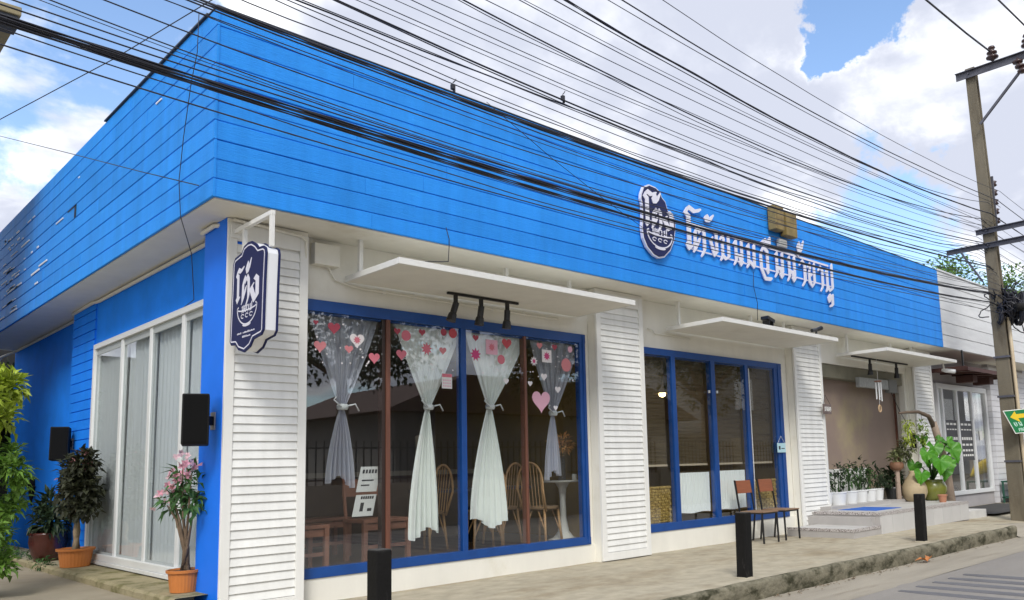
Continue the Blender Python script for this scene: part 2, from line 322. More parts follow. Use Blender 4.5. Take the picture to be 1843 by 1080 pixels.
lay_boards(B, 'siding_board', FY - .012, 17.7, FX, 'y', rows, blue)
dark_flash = mat('dark_flashing', (.035, .04, .05), .5, var=.2, vscale=3)
build('roof_flashing', MB().box(FX - .005, XE, FY - .004, FY + .2, FZ1 + .001, FZ1 + .012).box(FX - .02, FX + .2, FY + .2, 10.25, FZ1 + .001, FZ1 + .016), dark_flash, B)
build('roof', MB().box(FX + .13, XE + 6, FY + .2, 17.4, FZ1 - .3, FZ1 - .05), mat('roof_sheet', (.3, .3, .3), .7), B)
build('soffit', MB().box(FX + .03, XE, FY + .03, 7.75, FZ0 - .004, FZ0 + .018).box(FX + .03, 3.5, 7.75, 17.7, FZ0 - .004, FZ0 + .018), cream, B)
# soffit sheet joints
# white fascia chips showing through worn paint on the side boards
chip_m = mat('bare_white_board', (.82, .86, .88), .7)
ch = MB()
for i in range(60):
    r = rnd.randrange(1, 9); y = 15.7 - abs(rnd.gauss(0, 1.4)); 
    if r > 6: y = 15.6 - abs(rnd.gauss(0, .8))
    L = rnd.uniform(.06, .5) * (1 - (r > 6) * .6); h = rnd.uniform(.012, .026)
    z = rows[r] + (.0 if rnd.random() < .7 else .05)
    ch.box(FX - .009, FX - .001, y - L, y, z + .012, z + .012 + h)
for y, z, L in ((12.3, 4.62, .35), (8.5, 4.98, .16), (11.3, 4.98, .05)): ch.box(FX - .009, FX - .001, y - L, y, z, z + .014)
build('worn_patch', ch, chip_m, B, kind='stuff')
build('fascia_hole', MB().box(FX - .003, FX + .0, 11.35, 11.43, 4.50, 4.66).box(FX - .003, FX, 11.35, 11.75, 4.645, 4.665), mat('dark_gap', (.015, .03, .06), .9), B)
# front wall
YW = 7.60
fw = MB()
fw.box(3.7, 7.93, YW + .02, YW + .16, 2.99, FZ0 - .006).box(3.7, 7.93, YW, YW + .16, -.05, .232)
fw.box(8.7, 12.98, YW + .02, YW + .16, 2.93, FZ0 - .006).box(8.7, 12.98, YW, YW + .16, -.05, .286)
fw.box(7.76, 8.98, YW + .025, YW + .15, -.04, FZ0 - .008).box(12.68, 13.95, YW + .025, YW + .15, -.04, FZ0 - .008)
fw.box(13.96, 17.9, YW + .02, YW + .16, 3.06, FZ0 - .006)
fw.box(17.8, 19.1, YW + .025, YW + .15, -.04, FZ0 - .008)
build('front_wall', fw, cream, B)
build('side_wall', MB().box(3.12, 3.26, 7.985, 12.14, 3.02, FZ0 - .006).box(3.25, 3.36, 13.2, 17.7, .1, FZ0 - .006).box(3.10, 3.26, 8.0, 12.14, .18, .262), blue_wall, B)
build('corner_column', MB().box(2.956, 3.26, 7.475, 7.985, -.05, FZ0 - .006), mat('blue_column_paint', (.009, .185, .88), .6, var=.06, vscale=3, spec=.35), B)
build('pier', MB().box(3.125, 3.36, 12.14, 13.2, .15, FZ0 - .007), blue_wall, B)
zs = [.2 + .132 * k for k in range(27)]
pb = None
for r in range(26):
    pm = MB(); t = .012; h = .132 - .012
    pm.box(-.024, 0, -.535, .535, -h / 2, h / 2).box(0, .1, .531, .549, -h / 2, h / 2)
    loc = (3.125, 12.668, zs[r] + .066)
    pb = proto('pier_board', pm, blue_wall, B, loc) if pb is None else inst(pb, B, loc)
# pillars with louvre panels
def louvre(x0, x1, zb, zt):
    P = build('louvre_panel', MB().box(x0, x0 + .085, 7.44, 7.475, zb, zt).box(x1 - .085, x1, 7.44, 7.475, zb, zt).box(x0 + .085, x1 - .085, 7.441, 7.475, zb, zb + .10).box(x0 + .085, x1 - .085, 7.441, 7.475, zt - .16, zt).box(x0 + .04, x1 - .04, 7.476, 7.49, zb, zt), white, B, bevel=.003)
    sm = MB(); w = x1 - x0 - .172; sm.obox((0, 0, 0), (w, .010, .083), Matrix.Rotation(R_(-12), 3, 'X'))
    n = int((zt - .17 - zb - .11) / .0795); s = None
    for k in range(n):
        loc = ((x0 + x1) / 2, 7.459, zb + .145 + k * .0795)
        s = proto('slat', sm, slatw, P, loc) if s is None else inst(s, P, loc)
for x0, x1, zb in ((2.962, 3.752, .02), (7.86, 8.82, .015), (12.90, 13.88, .02), (17.93, 18.93, .37)):
    louvre(x0, x1, zb, 3.575)
    if x0 > 3: build('pillar', MB().box(x0 + .012, x1 - .03, 7.49, YW + .02, -.04 , FZ0 - .01), cream, B, bevel=.004)
for a_, b_ in ((2.962, 3.752), (7.86, 8.82), (12.9, 13.88), (17.93, 18.93)): build('pillar_cap', MB().box(a_, b_, 7.45, 7.49, 3.578, FZ0 - .012), cream, B)
# ---- front windows
gap_shade = mat('shadow_gap_brown', (.03, .016, .012), .5)  # dark strip painted for the shadow gap beside the first brown mullion
brown_m = mat('brown_timber', (.15, .058, .036), .5, var=.25, vscale=6, stretch=(6, 6, .5))
def window(name, x0, x1, z0, z1, mulls, y=YW, head=.12, sill=.10, jr=.09, jl=.06, fm=None, gl=None):
    fm = fm or blue_frame
    f = MB().box(x0, x1, y - .012, y + .09, z1 - head, z1 - .002).box(x0, x1, y - .014, y + .09, z0 + .002, z0 + sill).box(x0, x0 + jl, y - .008, y + .088, z0 + sill, z1 - head).box(x1 - jr, x1, y - .008, y + .088, z0 + sill, z1 - head)
    f.box(x0 + jl, x1 - jr, y + .028, y + .085, z1 - head - .022, z1 - head)
    f.box(x1 - jr * .55, x1 - jr * .2, y - .022, y - .009, z0 + .02, z1 - .02)
    Wn = build(name, f, fm, B, bevel=.003)
    edges = [x0 + jl]
    for a, b, m, pr in mulls:
        build('mullion', MB().box(a + (.028 if m is blue_frame else 0), b, y - pr, y + .088, z0 + sill - .001 if m is not brown_m else z0 + .012, z1 - head + .001), m, Wn, bevel=.003)
        edges += [a, b]
    edges.append(x1 - jr)
    for a, b in zip(edges[::2], edges[1::2]):
        if b - a < .02: continue
        build('pane', MB().box(a - .004, b + .004, y + .010, y + .014, z0 + sill - .004, z1 - head + .004), gl or glass, Wn)
    return Wn
window('shop_window', 3.74, 7.79, .232, 2.99, [(4.69, 4.735, gap_shade, -.012), (4.7352, 4.785, brown_m, .006), (5.70, 5.80, blue_frame, .010), (6.705, 6.74, brown_m, .006)], jr=.11)
window('shop_window', 8.80, 12.70, .286, 2.93, [(9.590, 9.706, blue_frame, .010), (10.58, 10.71, blue_frame, .012), (11.54, 11.65, blue_frame, .010)], jr=.235, head=.10, sill=.115, jl=.1)
build('window_sticker_rail', MB().box(11.66, 11.675, YW - .016, YW - .011, .42, 2.78), white_al, B)
# ---- side window: white aluminium, four sliding panes
sf = MB(); y0, y1, z0, z1, xs = 8.0, 12.12, .262, 3.02, 3.12
sf.box(xs - .03, xs + .08, y0, y1, z1 - .07, z1 - .003).box(xs - .045, xs + .08, y0, y1, z0, z0 + .075).box(xs - .03, xs + .08, y1 - .075, y1, z0 + .075, z1 - .07).box(xs - .03, xs + .08, y0, y0 + .06, z0 + .075, z1 - .07)
sf.box(xs - .06, xs + .06, y0, y1, z0 - .045, z0 - .003)
SW = build('side_window', sf, white_al, B, bevel=.004)
my = [(8.89, 8.975), (9.885, 9.97), (10.925, 11.01)]
for a, b in my: build('mullion', MB().box(xs - .012, xs + .05, a, b, z0 + .075, z1 - .07), white_al, SW, bevel=.004)
gasket = mat('grey_gasket', (.42, .45, .45), .5)
pe = [y0 + .06] + [v for p in my for v in p] + [y1 - .075]
for i, (a, b) in enumerate(zip(pe[::2], pe[1::2])):
    xo = xs + (.004 if i % 2 else .012)
    build('sash', MB().box(xo - .006, xo + .018, a, b, z1 - .15, z1 - .071).box(xo - .006, xo + .018, a, b, z0 + .076, z0 + .10).box(xo - .004, xo + .018, a, a + .008, z0 + .10, z1 - .15).box(xo - .004, xo + .018, b - .008, b, z0 + .10, z1 - .15), gasket, SW)
    build('pane', MB().box(xo, xo + .004, a + .006, b - .006, z0 + .09, z1 - .14), glass_side, SW)
# ---- inside
room_m = mat('dim_room_wall', (.24, .21, .18), .8, var=.15, vscale=1)
build('back_wall', MB().box(3.3, 13.4, 11.9, 12.05, .2, 3.3), room_m, B)
build('interior_floor', MB().box(3.27, 13.4, YW + .17, 11.9, .19, .245), mat('brown_floor_tile', (.10, .055, .035), .3, var=.2, vscale=3), B)
build('interior_ceiling', MB().box(3.27, 13.4, YW + .17, 11.9, 3.08, 3.16), mat('dim_ceiling', (.35, .32, .28), .8), B)
build('partition_wall', MB().box(8.4, 8.55, YW + .3, 11.9, .245, 3.08).box(13.3, 13.42, YW + .17, 12.05, .245, 3.1), mat('ochre_wall', (.36, .24, .06), .8, var=.15, vscale=1.5), B)
build('inner_sill', MB().box(3.75, 7.8, YW + .17, YW + .19, .246, .30), room_m, B)
# ---- entrance recess
brown_wall = mat('mauve_brown_plaster', (.30, .225, .185), .75, var=.12, vscale=.8, col2=(.36, .30, .17), c2lo=.45, c2hi=.75, c2scale=.8)
build('recess_wall', MB().box(13.6, 17.93, 7.90, 8.0, .2, 3.1), brown_wall, B)
for a_, b_ in ((17.90, 18.05), (13.6, 13.75)): build('recess_side', MB().box(a_, b_, 7.60, 7.9, .3, 3.1), cream, B)
olive = mat('olive_lintel', (.20, .19, .14), .7, var=.2, vscale=3)
build('shutter_box', MB().box(13.96, 17.89, 7.66, 7.88, 2.80, 3.055), olive, B, bevel=.006)
build('recess_trim', MB().box(17.83, 17.895, 7.87, 7.9, .4, 2.8), brown_m, B)
build('white_panel', MB().box(14.0, 16.1, 7.80, 7.83, .42, 1.02).box(14.0, 16.1, 7.79, 7.84, 1.022, 1.05), white, B)
# steps and platform
tile_l = mat('pale_step_tile', (.54, .53, .51), .45, var=.06, vscale=2, rand=.05)
tile_g = mat('grey_step_tile', (.42, .40, .38), .5, var=.1, vscale=3)
trim_t = mat('dotted_trim_tile', (.55, .52, .50), .5, col2=(.16, .13, .12), c2lo=.5, c2hi=.54, c2scale=60)
build('platform', MB().box(13.20, 17.04, 6.225, 7.9, -.04, .335).box(13.5, 17.9, 7.25, 7.9, .33, .405), tile_g, B)
build('step', MB().box(12.27, 13.20, 6.235, 7.40, -.04, .125), tile_g, B)
build('step', MB().box(13.05, 13.21, 6.30, 7.5, .1, .27), tile_g, B)
# facing tiles: front of the platform and treads
for i in range(9):
    a = 13.20 + i * .4267
    proto('facing_tile', MB().box(-.21, .21, -.012, .012, -.17, .155), tile_l, B, (a + .2133, 6.217, .165), bevel=.002) if i == 0 else inst(bpy.data.objects['facing_tile'], B, (a + .2133, 6.217, .165))
tt = None
for i in range(9):
    for j in range(3):
        loc = (13.20 + i * .4267 + .2133, 6.43 + j * .34, .341)
        tt = proto('tread_tile', MB().box(-.2095, .2095, -.168, .168, -.006, .006), tile_l, B, loc) if tt is None else inst(tt, B, loc)
for j in range(3):
    inst(tt, B, (12.49, 6.44 + j * .34, .130)); inst(tt, B, (12.95, 6.44 + j * .34, .130))
build('nosing_trim', MB().box(13.19, 17.05, 6.200, 6.262, .300, .350).box(13.186, 13.25, 6.262, 7.4, .300, .350).box(12.255, 13.19, 6.212, 6.27, .098, .140).box(12.255, 12.31, 6.27, 7.40, .098, .140), trim_t, B)
build('step_front', MB().box(12.262, 13.192, 6.222, 6.234, -.03, .097).box(12.262, 12.269, 6.234, 7.4, -.03, .097), tile_g, B)
build('lower_step', MB().box(17.05, 18.4, 6.35, 7.3, -.1, .12), mat('white_step', (.62, .61, .58), .6, var=.1), B)
# ================================================================== neighbouring shop
N = thing('neighbour_shop', 'pale grey boarded shop with glass doors, adjoining the blue shop past its last pillar', 'building', (18.53, 7.0, 0))
grey_board = mat('pale_grey_board', (.74, .75, .75), .7, var=.08, vscale=4, stretch=(.4, .4, 3), rand=.05, bump=.2, bscale=20)
build('fascia_backing', MB().box(18.54, 26.0, FY + .035, FY + .2, 3.64, 5.37), grey_board, N)
lay_boards(N, 'siding_board', 18.535, 26.0, FY, 'x', [3.63, 3.92, 4.21, 4.50, 4.79, 5.08, 5.372], grey_board, (7.4, 7.5), .012)
build('soffit', MB().box(18.53, 26, FY + .03, 7.75, FZ0 - .004, FZ0 + .02), cream, N)
build('roof_flashing', MB().box(18.53, 26, FY - .02, FY + .2, FZ1 + .003, FZ1 + .04), white_al, N)
nwall = mat('mauve_grey_wall', (.42, .40, .40), .8, var=.1, vscale=1.5)
build('front_wall', MB().box(19.0, 23.2, 7.74, 7.9, 2.97, 3.62).box(19.0, 19.72, 7.735, 7.9, -.05, 2.97).box(19.0, 23.0, 7.70, 7.9, -.05, .30), nwall, N)
dw = MB().box(19.70, 22.98, 7.66, 7.74, 2.84, 2.968).box(19.70, 19.80, 7.66, 7.74, .30, 2.84).box(22.86, 22.98, 7.66, 7.74, .30, 2.84).box(19.80, 22.86, 7.66, 7.74, .302, .40)
D = build('glass_door', dw, white_al, N, bevel=.004)
for a in (20.02, 20.92, 21.90): build('mullion', MB().box(a - .05, a + .05, 7.665, 7.735, .40, 2.84), white_al, D)
for a, b in ((19.8, 19.97), (20.07, 20.87), (20.97, 21.85), (21.95, 22.86)): build('pane', MB().box(a - .004, b + .004, 7.70, 7.704, .39, 2.85), glass, D)
sg = MB()
for x0, w in ((20.13, .66), (21.03, .72)):
    for k, (z, h) in enumerate(((1.98, .05), (1.86, .03), (1.62, .07), (1.48, .05), (1.34, .05), (1.22, .05))):
        n = 3 + k % 3
        for i in range(n): sg.box(x0 + .06 + i * w / n, x0 + .06 + (i + .72) * w / n, 7.692, 7.694, z, z + h)
build('white_lettering', sg, white, D, kind='stuff')
build('poster_film', MB().box(20.10, 20.85, 7.695, 7.697, 1.12, 2.1).box(21.0, 21.83, 7.695, 7.697, 1.12, 2.1), mat('dark_poster', (.05, .05, .055), .5), D)
build('paper_note', MB().box(22.3, 22.5, 7.69, 7.692, 1.62, 1.86), white, D)
build('room_box', MB().box(19.1, 23.0, 10.4, 10.5, .2, 3.2).box(19.1, 23.0, 7.95, 10.4, .2, .25).box(22.95, 23.05, 7.95, 10.4, .2, 3.2), room_m, N)
clap = mat('white_clapboard', (.66, .66, .68), .6, var=.06, vscale=3, rand=.04)
cb = None
build('clapboard_backing', MB().box(23.05, 24.0, 7.60, 7.9, -.1, 3.62).box(24.0, 26, 7.62, 7.9, -.1, 2.2).box(24.95, 26, 7.62, 7.9, 2.2, 3.62), nwall, N)
for k in range(24):
    loc = (23.52, 7.585, .07 + k * .148)
    cb = proto('cladding_board', MB().box(-.49, .49, -.018, .014, -.069, .069).box(-.49, -.465, .014, .16, -.069, .069), clap, N, loc) if cb is None else inst(cb, N, loc)
for k in range(15): inst(cb, N, (24.49, 7.595, .07 + k * .148))
for k in range(15): inst(cb, N, (25.46, 7.597, .07 + k * .148))
for k in range(9): inst(cb, N, (25.46, 7.597, .07 + (15 + k) * .148))
build('opening_shade_panel', MB().box(24.0, 24.95, 7.85, 7.95, 2.2, 3.6), mat('opening_shade', (.02, .02, .02), .8), N)  # solid panel; the dark of the opening is put into its colour
aw = thing('brown_awning', 'dark brown flat awning above the glass doors of the pale grey shop', 'awning', (20.6, 7.2, 3.2))
brn = mat('dark_brown_board', (.085, .035, .028), .6, var=.2, vscale=5, stretch=(1, 4, 1))
build('panel', MB().obox((20.75, 7.2, 3.20), (3.3, .96, .035), Matrix.Rotation(R_(3), 3, 'X')), brn, aw)
for k in range(5): build('batten', MB().obox((19.3 + k * .72, 7.2, 3.165), (.05, .94, .04), Matrix.Rotation(R_(3), 3, 'X')), brn, aw)
build('rim', MB().box(19.09, 22.41, 6.70, 6.72, 3.13, 3.215).box(19.085, 19.10, 6.72, 7.68, 3.14, 3.235).box(22.395, 22.41, 6.72, 7.68, 3.14, 3.235), brn, aw)
for x in (19.4, 22.1): build('hanger', MB().box(x, x + .035, 6.9, 6.935, 3.22, 3.63), black_m, aw)
for x in (20.5, 21.6): build('bracket', MB().box(x, x + .28, 7.1, 7.5, 2.98, 3.15), brn, aw)
pb_ = thing('far_pale_building', 'plain pale building beyond the grey boarded shop, mostly hidden by the concrete pole', 'building', (30, 8, 0))
build('wall', MB().box(26.3, 38, 7.3, 15, -.1, 4.6), mat('pale_far_wall', (.66, .67, .68), .8, var=.06, vscale=1), pb_)
build('roof', MB().box(26.1, 38.3, 7.0, 15.3, 4.602, 4.75), nwall, pb_)
build('window', MB().box(27.5, 29.2, 7.27, 7.31, 1.0, 2.4), mat('far_window', (.05, .06, .07), .15), pb_)
# building corner whose eave pokes in over the yard
ne = thing('neighbour_eave', 'beige concrete eave corner of a house jutting in high over the side yard', 'house', (0, 13, 0))
build('eave_slab', MB().box(-6, 2.05, 12.0, 17, 7.22, 7.34), mat('olive_beige_concrete', (.25, .21, .12), .8, var=.15, vscale=1.5), ne, bevel=.01)
build('wall', MB().box(-6, 1.2, 12.9, 17, .1, 7.22), mat('beige_house_wall', (.4, .36, .27), .8, var=.1, vscale=1), ne)
build('beam', MB().box(-6, 2.02, 12.03, 12.25, 7.05, 7.218), dark_flash, ne)
# ================================================================== flat awnings over the bays
def awning(x0, x1, where):
    A = thing('white_awning', f'thin white flat awning hung over {where}', 'awning', ((x0 + x1) / 2, 7.0, 3.24), 'white flat awnings along the shop front')
    yf, yb, z = 6.55, 7.57, 3.205
    n = 3
    for k in range(n):
        a = x0 + .03 + (x1 - x0 - .06) * k / n; b = x0 + .03 + (x1 - x0 - .06) * (k + 1) / n
        build('panel', MB().box(a + .002, b - .002, yf + .03, yb, z + .004, z + .018), cream, A)
    build('rim', MB().box(x0, x1, yf, yf + .028, z, z + .062).box(x0, x0 + .028, yf + .03, yb, z, z + .06).box(x1 - .028, x1, yf + .03, yb, z, z + .06), white, A, bevel=.003)
    for k in range(1, n + 1): build('batten', MB().box(x0 + (x1 - x0) * k / (n + 1) - .012, x0 + (x1 - x0) * k / (n + 1) + .012, yf + .03, yb, z + .02, z + .05), cream, A)
    for hx in (x0 + .05, (x0 + x1) / 2 + .3, x1 - .35):
        build('hanger', MB().box(hx, hx + .042, 7.36, 7.402, z + .052, 3.624), white, A)
    return A
awning(4.22, 7.64, 'the wide window with tied curtains')
awning(9.50, 12.84, 'the window with the two chairs beneath')
awning(14.72, 18.06, 'the open tiled entrance')
# ================================================================== lamps on tracks
def head(parent, x, y, z, dx, dy):
    d = Vector((dx, dy, -1)).normalized()
    h = MB().box(x - .018, x + .018, y - .018, y + .018, z - .10, z)
    p = Vector((x, y, z - .105))
    h.tube([p + Vector((0, 0, .02)), p], .012, 6)
    h.tube([p - d * .02, p + d * .05, p + d * .10, p + d * .115, p + d * .20], [.036, .036, .036, .046, .056], 12)
    return build('lamp_head', h, black_m, parent)
T1 = thing('track_light', 'black three headed track light above the curtained window', 'track light', (5.8, 7.3, 3.18))
build('rail', MB().box(5.33, 6.36, 7.285, 7.318, 3.178, 3.203), black_m, T1)
for x, dx in ((5.44, -.3), (5.80, -.1), (6.19, .0)): head(T1, x, 7.3, 3.178, dx, .1)
T3 = thing('track_light', 'black track light with two round heads above the tiled entrance', 'track light', (15.8, 7.3, 3.18))
build('rail', MB().box(14.8, 17.3, 7.285, 7.315, 3.178, 3.203), black_m, T3)
for x in (15.55, 16.75): head(T3, x, 7.3, 3.178, .05, .05)
def spot(x, label, d):
    P = thing('spotlight', label, 'spotlight', (x, 6.72, 3.27))
    build('bracket', MB().box(x - .012, x + .012, 6.708, 6.732, 3.265, 3.36), black_m, P)
    if d > 0: build('lamp_head', MB().obox((x, 6.72, 3.40), (.20, .13, .05), Matrix.Rotation(R_(14), 3, 'Y')).box(x - .06, x - .045, 6.66, 6.78, 3.30, 3.38).box(x + .045, x + .06, 6.66, 6.78, 3.30, 3.38), black_m, P)
    else: build('lamp_head', MB().tube([(x - .14, 6.72, 3.36), (x + .02, 6.72, 3.39), (x + .15, 6.70, 3.43)], [.028, .03, .036], 10), black_m, P)
spot(10.95, 'black box floodlight standing on the middle white awning', 1)
spot(12.42, 'black slim spotlight standing on the far end of the middle white awning', -1)
cc = thing('security_camera', 'white bullet security camera under the entrance awning corner', 'camera', (18.0, 6.75, 3.2))
build('body', MB().tube([(18.05, 6.6, 3.02), (17.95, 6.75, 3.05), (17.9, 6.82, 3.07)], [.045, .045, .03], 10), white_al, cc, smooth=True)
build('mount', MB().tube([(17.93, 6.78, 3.07), (17.95, 6.8, 3.21)], .018, 8), white_al, cc)
# conduits
def conduit(label, pts, r=.011, clips=()):
    o = thing('conduit', label, 'conduit', pts[0])
    build('pipe', MB().tube(pts, r, 8), cream, o, smooth=True)
    for c in clips: build('clip', MB().obox(c, (.035, .012, .045)), white, o)
yy = YW - .012
conduit('white electrical conduit running along the wall above the curtained window', [(3.9, yy, 3.36), (4.05, yy, 3.34), (4.12, yy, 3.22), (4.3, yy, 3.18), (4.5, yy, 3.165), (7.25, yy, 3.14), (7.3, yy, 3.16)], .012, [(x, yy, 3.165 - .025 * (x - 4.5) / 2.75) for x in (4.7, 5.1, 5.6, 6.2, 6.7, 7.1)])
conduit('thick white pipe curling round the top of the corner louvred pillar', [(3.0, 7.42, 3.60), (3.25, 7.42, 3.585), (3.66, 7.42, 3.56), (3.72, 7.43, 3.52), (3.73, 7.46, 3.30)], .014)
conduit('white conduit with a hook at its end above the mid bay window', [(9.1, yy, 3.20), (9.2, yy, 3.2), (9.25, yy, 3.15), (10.1, yy, 3.14)], .010)
conduit('white cable pipe along the top of the blue side wall', [(3.10, 7.5, 3.595), (2.93, 7.7, 3.59), (2.935, 8.0, 3.585), (3.10, 8.1, 3.58), (3.10, 12.0, 3.59), (3.08, 12.2, 3.60), (3.09, 13.2, 3.60), (3.23, 13.3, 3.59), (3.23, 17.4, 3.59), (3.05, 17.75, 3.5), (2.9, 17.8, 3.2), (2.95, 17.9, 3.4)], .022)
jb = thing('junction_box', 'pale square junction box on the wall by the corner pillar', 'junction box', (4.0, 7.58, 3.42))
build('cover', MB().box(3.86, 4.14, 7.52, 7.617, 3.34, 3.56), cream, jb, bevel=.006)
# ================================================================== hanging sign at the corner
navy = mat('navy_sign_face', (.008, .014, .085), .5, spec=.3)
sign_w = mat('sign_white', (.82, .83, .85), .4)
letter_m = mat('sign_lilac_white', (.74, .74, .84), .45)
def thai(glyphs):
    """pen strokes of each character, height of a plain consonant = 1"""
    return {
 'o': [[(.15, .05), (.15, 1.18)], [(.15, 1.15), (.02, 1.28), (.16, 1.50), (.42, 1.40), (.68, 1.50)], [(.04, .16), (.15, -.02), (.28, .12)]],
 't': [[(.06, .02), (.10, .72), (.24, .94), (.36, .76), (.50, .96), (.66, .78), (.66, .10), (.48, -.16)], [(.12, .10), (.26, .28), (.36, .50)], [(.0, -.06), (.12, .08)]],
 'tho': [[(.16, 1.20), (.10, 1.34), (.20, 1.48), (.28, 1.36), (.16, 1.18), (.38, 1.22), (.56, 1.56)]],
 'ng': [[(.02, .60), (.28, .0), (.44, .14), (.44, .90), (.30, 1.02)], [(.04, .60), (.14, .70)]],
 'kh': [[(.0, .82), (.12, .98), (.22, .80), (.12, .62), (.12, .10), (.32, .0), (.56, .12), (.56, 1.02)], [(.12, .10), (.0, -.08)]],
 'n': [[(.02, .82), (.14, .98), (.14, .10), (.0, -.10)], [(.16, .32), (.40, .30), (.46, .04), (.56, .16), (.56, 1.02)], [(.36, .06), (.48, -.08), (.60, .06)]],
 'm': [[(.02, .82), (.14, .98), (.13, .12), (.02, -.06)], [(.10, .16), (.24, .20), (.50, .0)], [(.52, .04), (.54, 1.02)]],
 'j': [[(.10, .66), (.30, .98), (.60, .84), (.60, .02)], [(.10, .62), (.12, .05), (.36, -.34), (.80, -.30)], [(.48, .08), (.60, -.06)]],
 'ii': [[(.05, 1.16), (.30, 1.34), (.58, 1.18), (.60, 1.46)], [(.05, 1.14), (.60, 1.14)]],
 'y': [[(.02, .82), (.14, .98), (.20, .76), (.08, .56), (.12, .08), (.34, -.06), (.56, .12), (.56, 1.02)], [(.12, .52), (.30, .46)]],
 'aa': [[(.02, .80), (.18, 1.00), (.38, .82), (.36, .10), (.18, -.14)]],
 'p': [[(.02, .82), (.14, .98), (.13, .10), (.32, -.02), (.56, .12), (.56, 1.28)], [(.13, .12), (.02, -.08)]],
 'uu': [[(.30, -.24), (.18, -.40), (.26, -.62), (.40, -.44), (.34, -.26)], [(.54, -.22), (.52, -.76), (.30, -.84)]],
 'ring': [[(.02, 1.26), (.12, 1.36), (.22, 1.26), (.12, 1.16), (.02, 1.26)]],
 }
GL = thai(None)
def hull(pts):
    pts = sorted(set((round(a, 5), round(b, 5)) for a, b in pts))
    def half(p):
        h = []
        for q in p:
            while len(h) > 1 and (h[-1][0] - h[-2][0]) * (q[1] - h[-2][1]) - (h[-1][1] - h[-2][1]) * (q[0] - h[-2][0]) <= 0: h.pop()
            h.append(q)
        return h[:-1]
    return half(pts) + half(pts[::-1])
def pen(mb, strokes, ox, oz, sx, sz, fn, d0, d1, nib=.20, ang=40, slant=0.0):
    nx, nzv = math.cos(R_(ang)) * nib / 2, math.sin(R_(ang)) * nib / 2; k = 0
    for st in strokes:
        for (a, b), (c, d) in zip(st[:-1], st[1:]):
            q = []
            for (u, v) in ((a, b), (c, d)):
                for s_ in (-1, 1):
                    for e in (-.022, .022): q.append((ox + (u + s_ * nx + e + slant * v) * sx, oz + (v + s_ * nzv - e) * sz))
            h = hull(q); k += 1
            if len(h) > 2: mb.prism(h, fn, d0, d1 + (d1 - d0) * .015 * k)
    return mb
H = thing('hanging_sign', 'navy scalloped shop sign with white bowl emblem hung from the corner pillar', 'sign', (3.03, 7.0, 2.8))
OUT = [(7.382, 2.438), (7.336, 3.148), (7.291, 3.2), (7.152, 3.221), (7.109, 3.272), (7.019, 3.292), (6.941, 3.286), (6.858, 3.247), (6.805, 3.202), (6.709, 3.196), (6.662, 3.171), (6.645, 3.124), (6.66, 2.865), (6.672, 2.46), (6.715, 2.419), (6.873, 2.401), (6.935, 2.343), (7.055, 2.309), (7.182, 2.345), (7.243, 2.396), (7.337, 2.403)]
OUT[0] = (7.368, 2.438)
cy, cz = 7.01, 2.80
def grow(poly, k):       # offset each point towards / away from the middle
    out = []
    n = len(poly)
    for i in range(n):
        a, b, c = poly[i - 1], poly[i], poly[(i + 1) % n]
        t = Vector((c[0] - a[0], c[1] - a[1])).normalized(); nn = Vector((t.y, -t.x))
        if nn.dot(Vector((b[0] - cy, b[1] - cz))) < 0: nn = -nn
        out.append((b[0] + nn.x * k, b[1] + nn.y * k))
    return out
fx = lambda a, b, d: (d, a, b)
build('case', MB().prism(grow(OUT, -.012), fx, 2.984, 3.082), sign_w, H, bevel=.004)
build('face', MB().prism(OUT, fx, 2.968, 2.983), navy, H, bevel=.003)
build('back_face', MB().prism(OUT, fx, 3.083, 3.098), navy, H, bevel=.003)
def border(poly, k, w, fn, d):
    m = MB(); a, b = grow(poly, k), grow(poly, k - w); n = len(poly)
    for i in range(n):
        j = (i + 1) % n; m.prism([a[i], a[j], b[j], b[i]], fn, d, d - .0015)
    return m
build('border', border(OUT, -.026, .012, fx, 2.9675), letter_m, H)
fs_ = lambda a, b, d: (d, 7.0 - a, b)      # a runs towards the street
lt = MB()
for g, x, z, sx, sz in (('o', -.235, 2.785, .20, .19), ('t', -.115, 2.775, .20, .215), ('tho', -.05, 2.765, .18, .225), ('ng', .06, 2.745, .30, .20)):
    build('letter', pen(MB(), GL[g], x, z, sx, sz, fs_, 2.9675, 2.9655, .24, 42), letter_m, H)
sm = MB()
for i, g in enumerate(('n', 'y', 'aa', 'p')): pen(sm, GL[g], -.115 + i * .055, 2.672, .07, .055, fs_, 2.9675, 2.9660, .18)
build('small_lettering', sm, letter_m, H)
def bowl(mb, ox, oz, w, h, fn, d0, d1, t):
    def arc(c, rx, rz, a0, a1, n, th):
        p = [(c[0] + rx * math.cos(R_(a0 + (a1 - a0) * i / n)), c[1] + rz * math.sin(R_(a0 + (a1 - a0) * i / n))) for i in range(n + 1)]
        for (a, b), (e, f) in zip(p[:-1], p[1:]):
            dx, dz = e - a, f - b; l = math.hypot(dx, dz) or 1; ox_, oz_ = -dz / l * th / 2, dx / l * th / 2
            mb.prism([(a + ox_, b + oz_), (e + ox_, f + oz_), (e - ox_, f - oz_), (a - ox_, b - oz_)], fn, d0, d1)
    arc((ox, oz), w / 2, h * .16, 180, 360, 14, t)
    arc((ox, oz), w / 2, h * .20, 150, 180, 4, t); arc((ox, oz), w / 2, h * .20, 0, 30, 4, t)
    arc((ox, oz), w / 2, h * .86, 180, 360, 18, t)
    arc((ox, oz - h * .84), w * .20, h * .10, 190, 350, 8, t * 1.3)
    for k in (-.22, .0, .22): arc((ox + k * w, oz - h * .42), w * .075, h * .10, 20, 300, 7, t * .7)
    return mb
build('bowl_emblem', bowl(MB(), -.01, 2.708, .40, .175, fs_, 2.9675, 2.9658, .012), letter_m, H)
tx = MB(); r2 = random.Random(3)
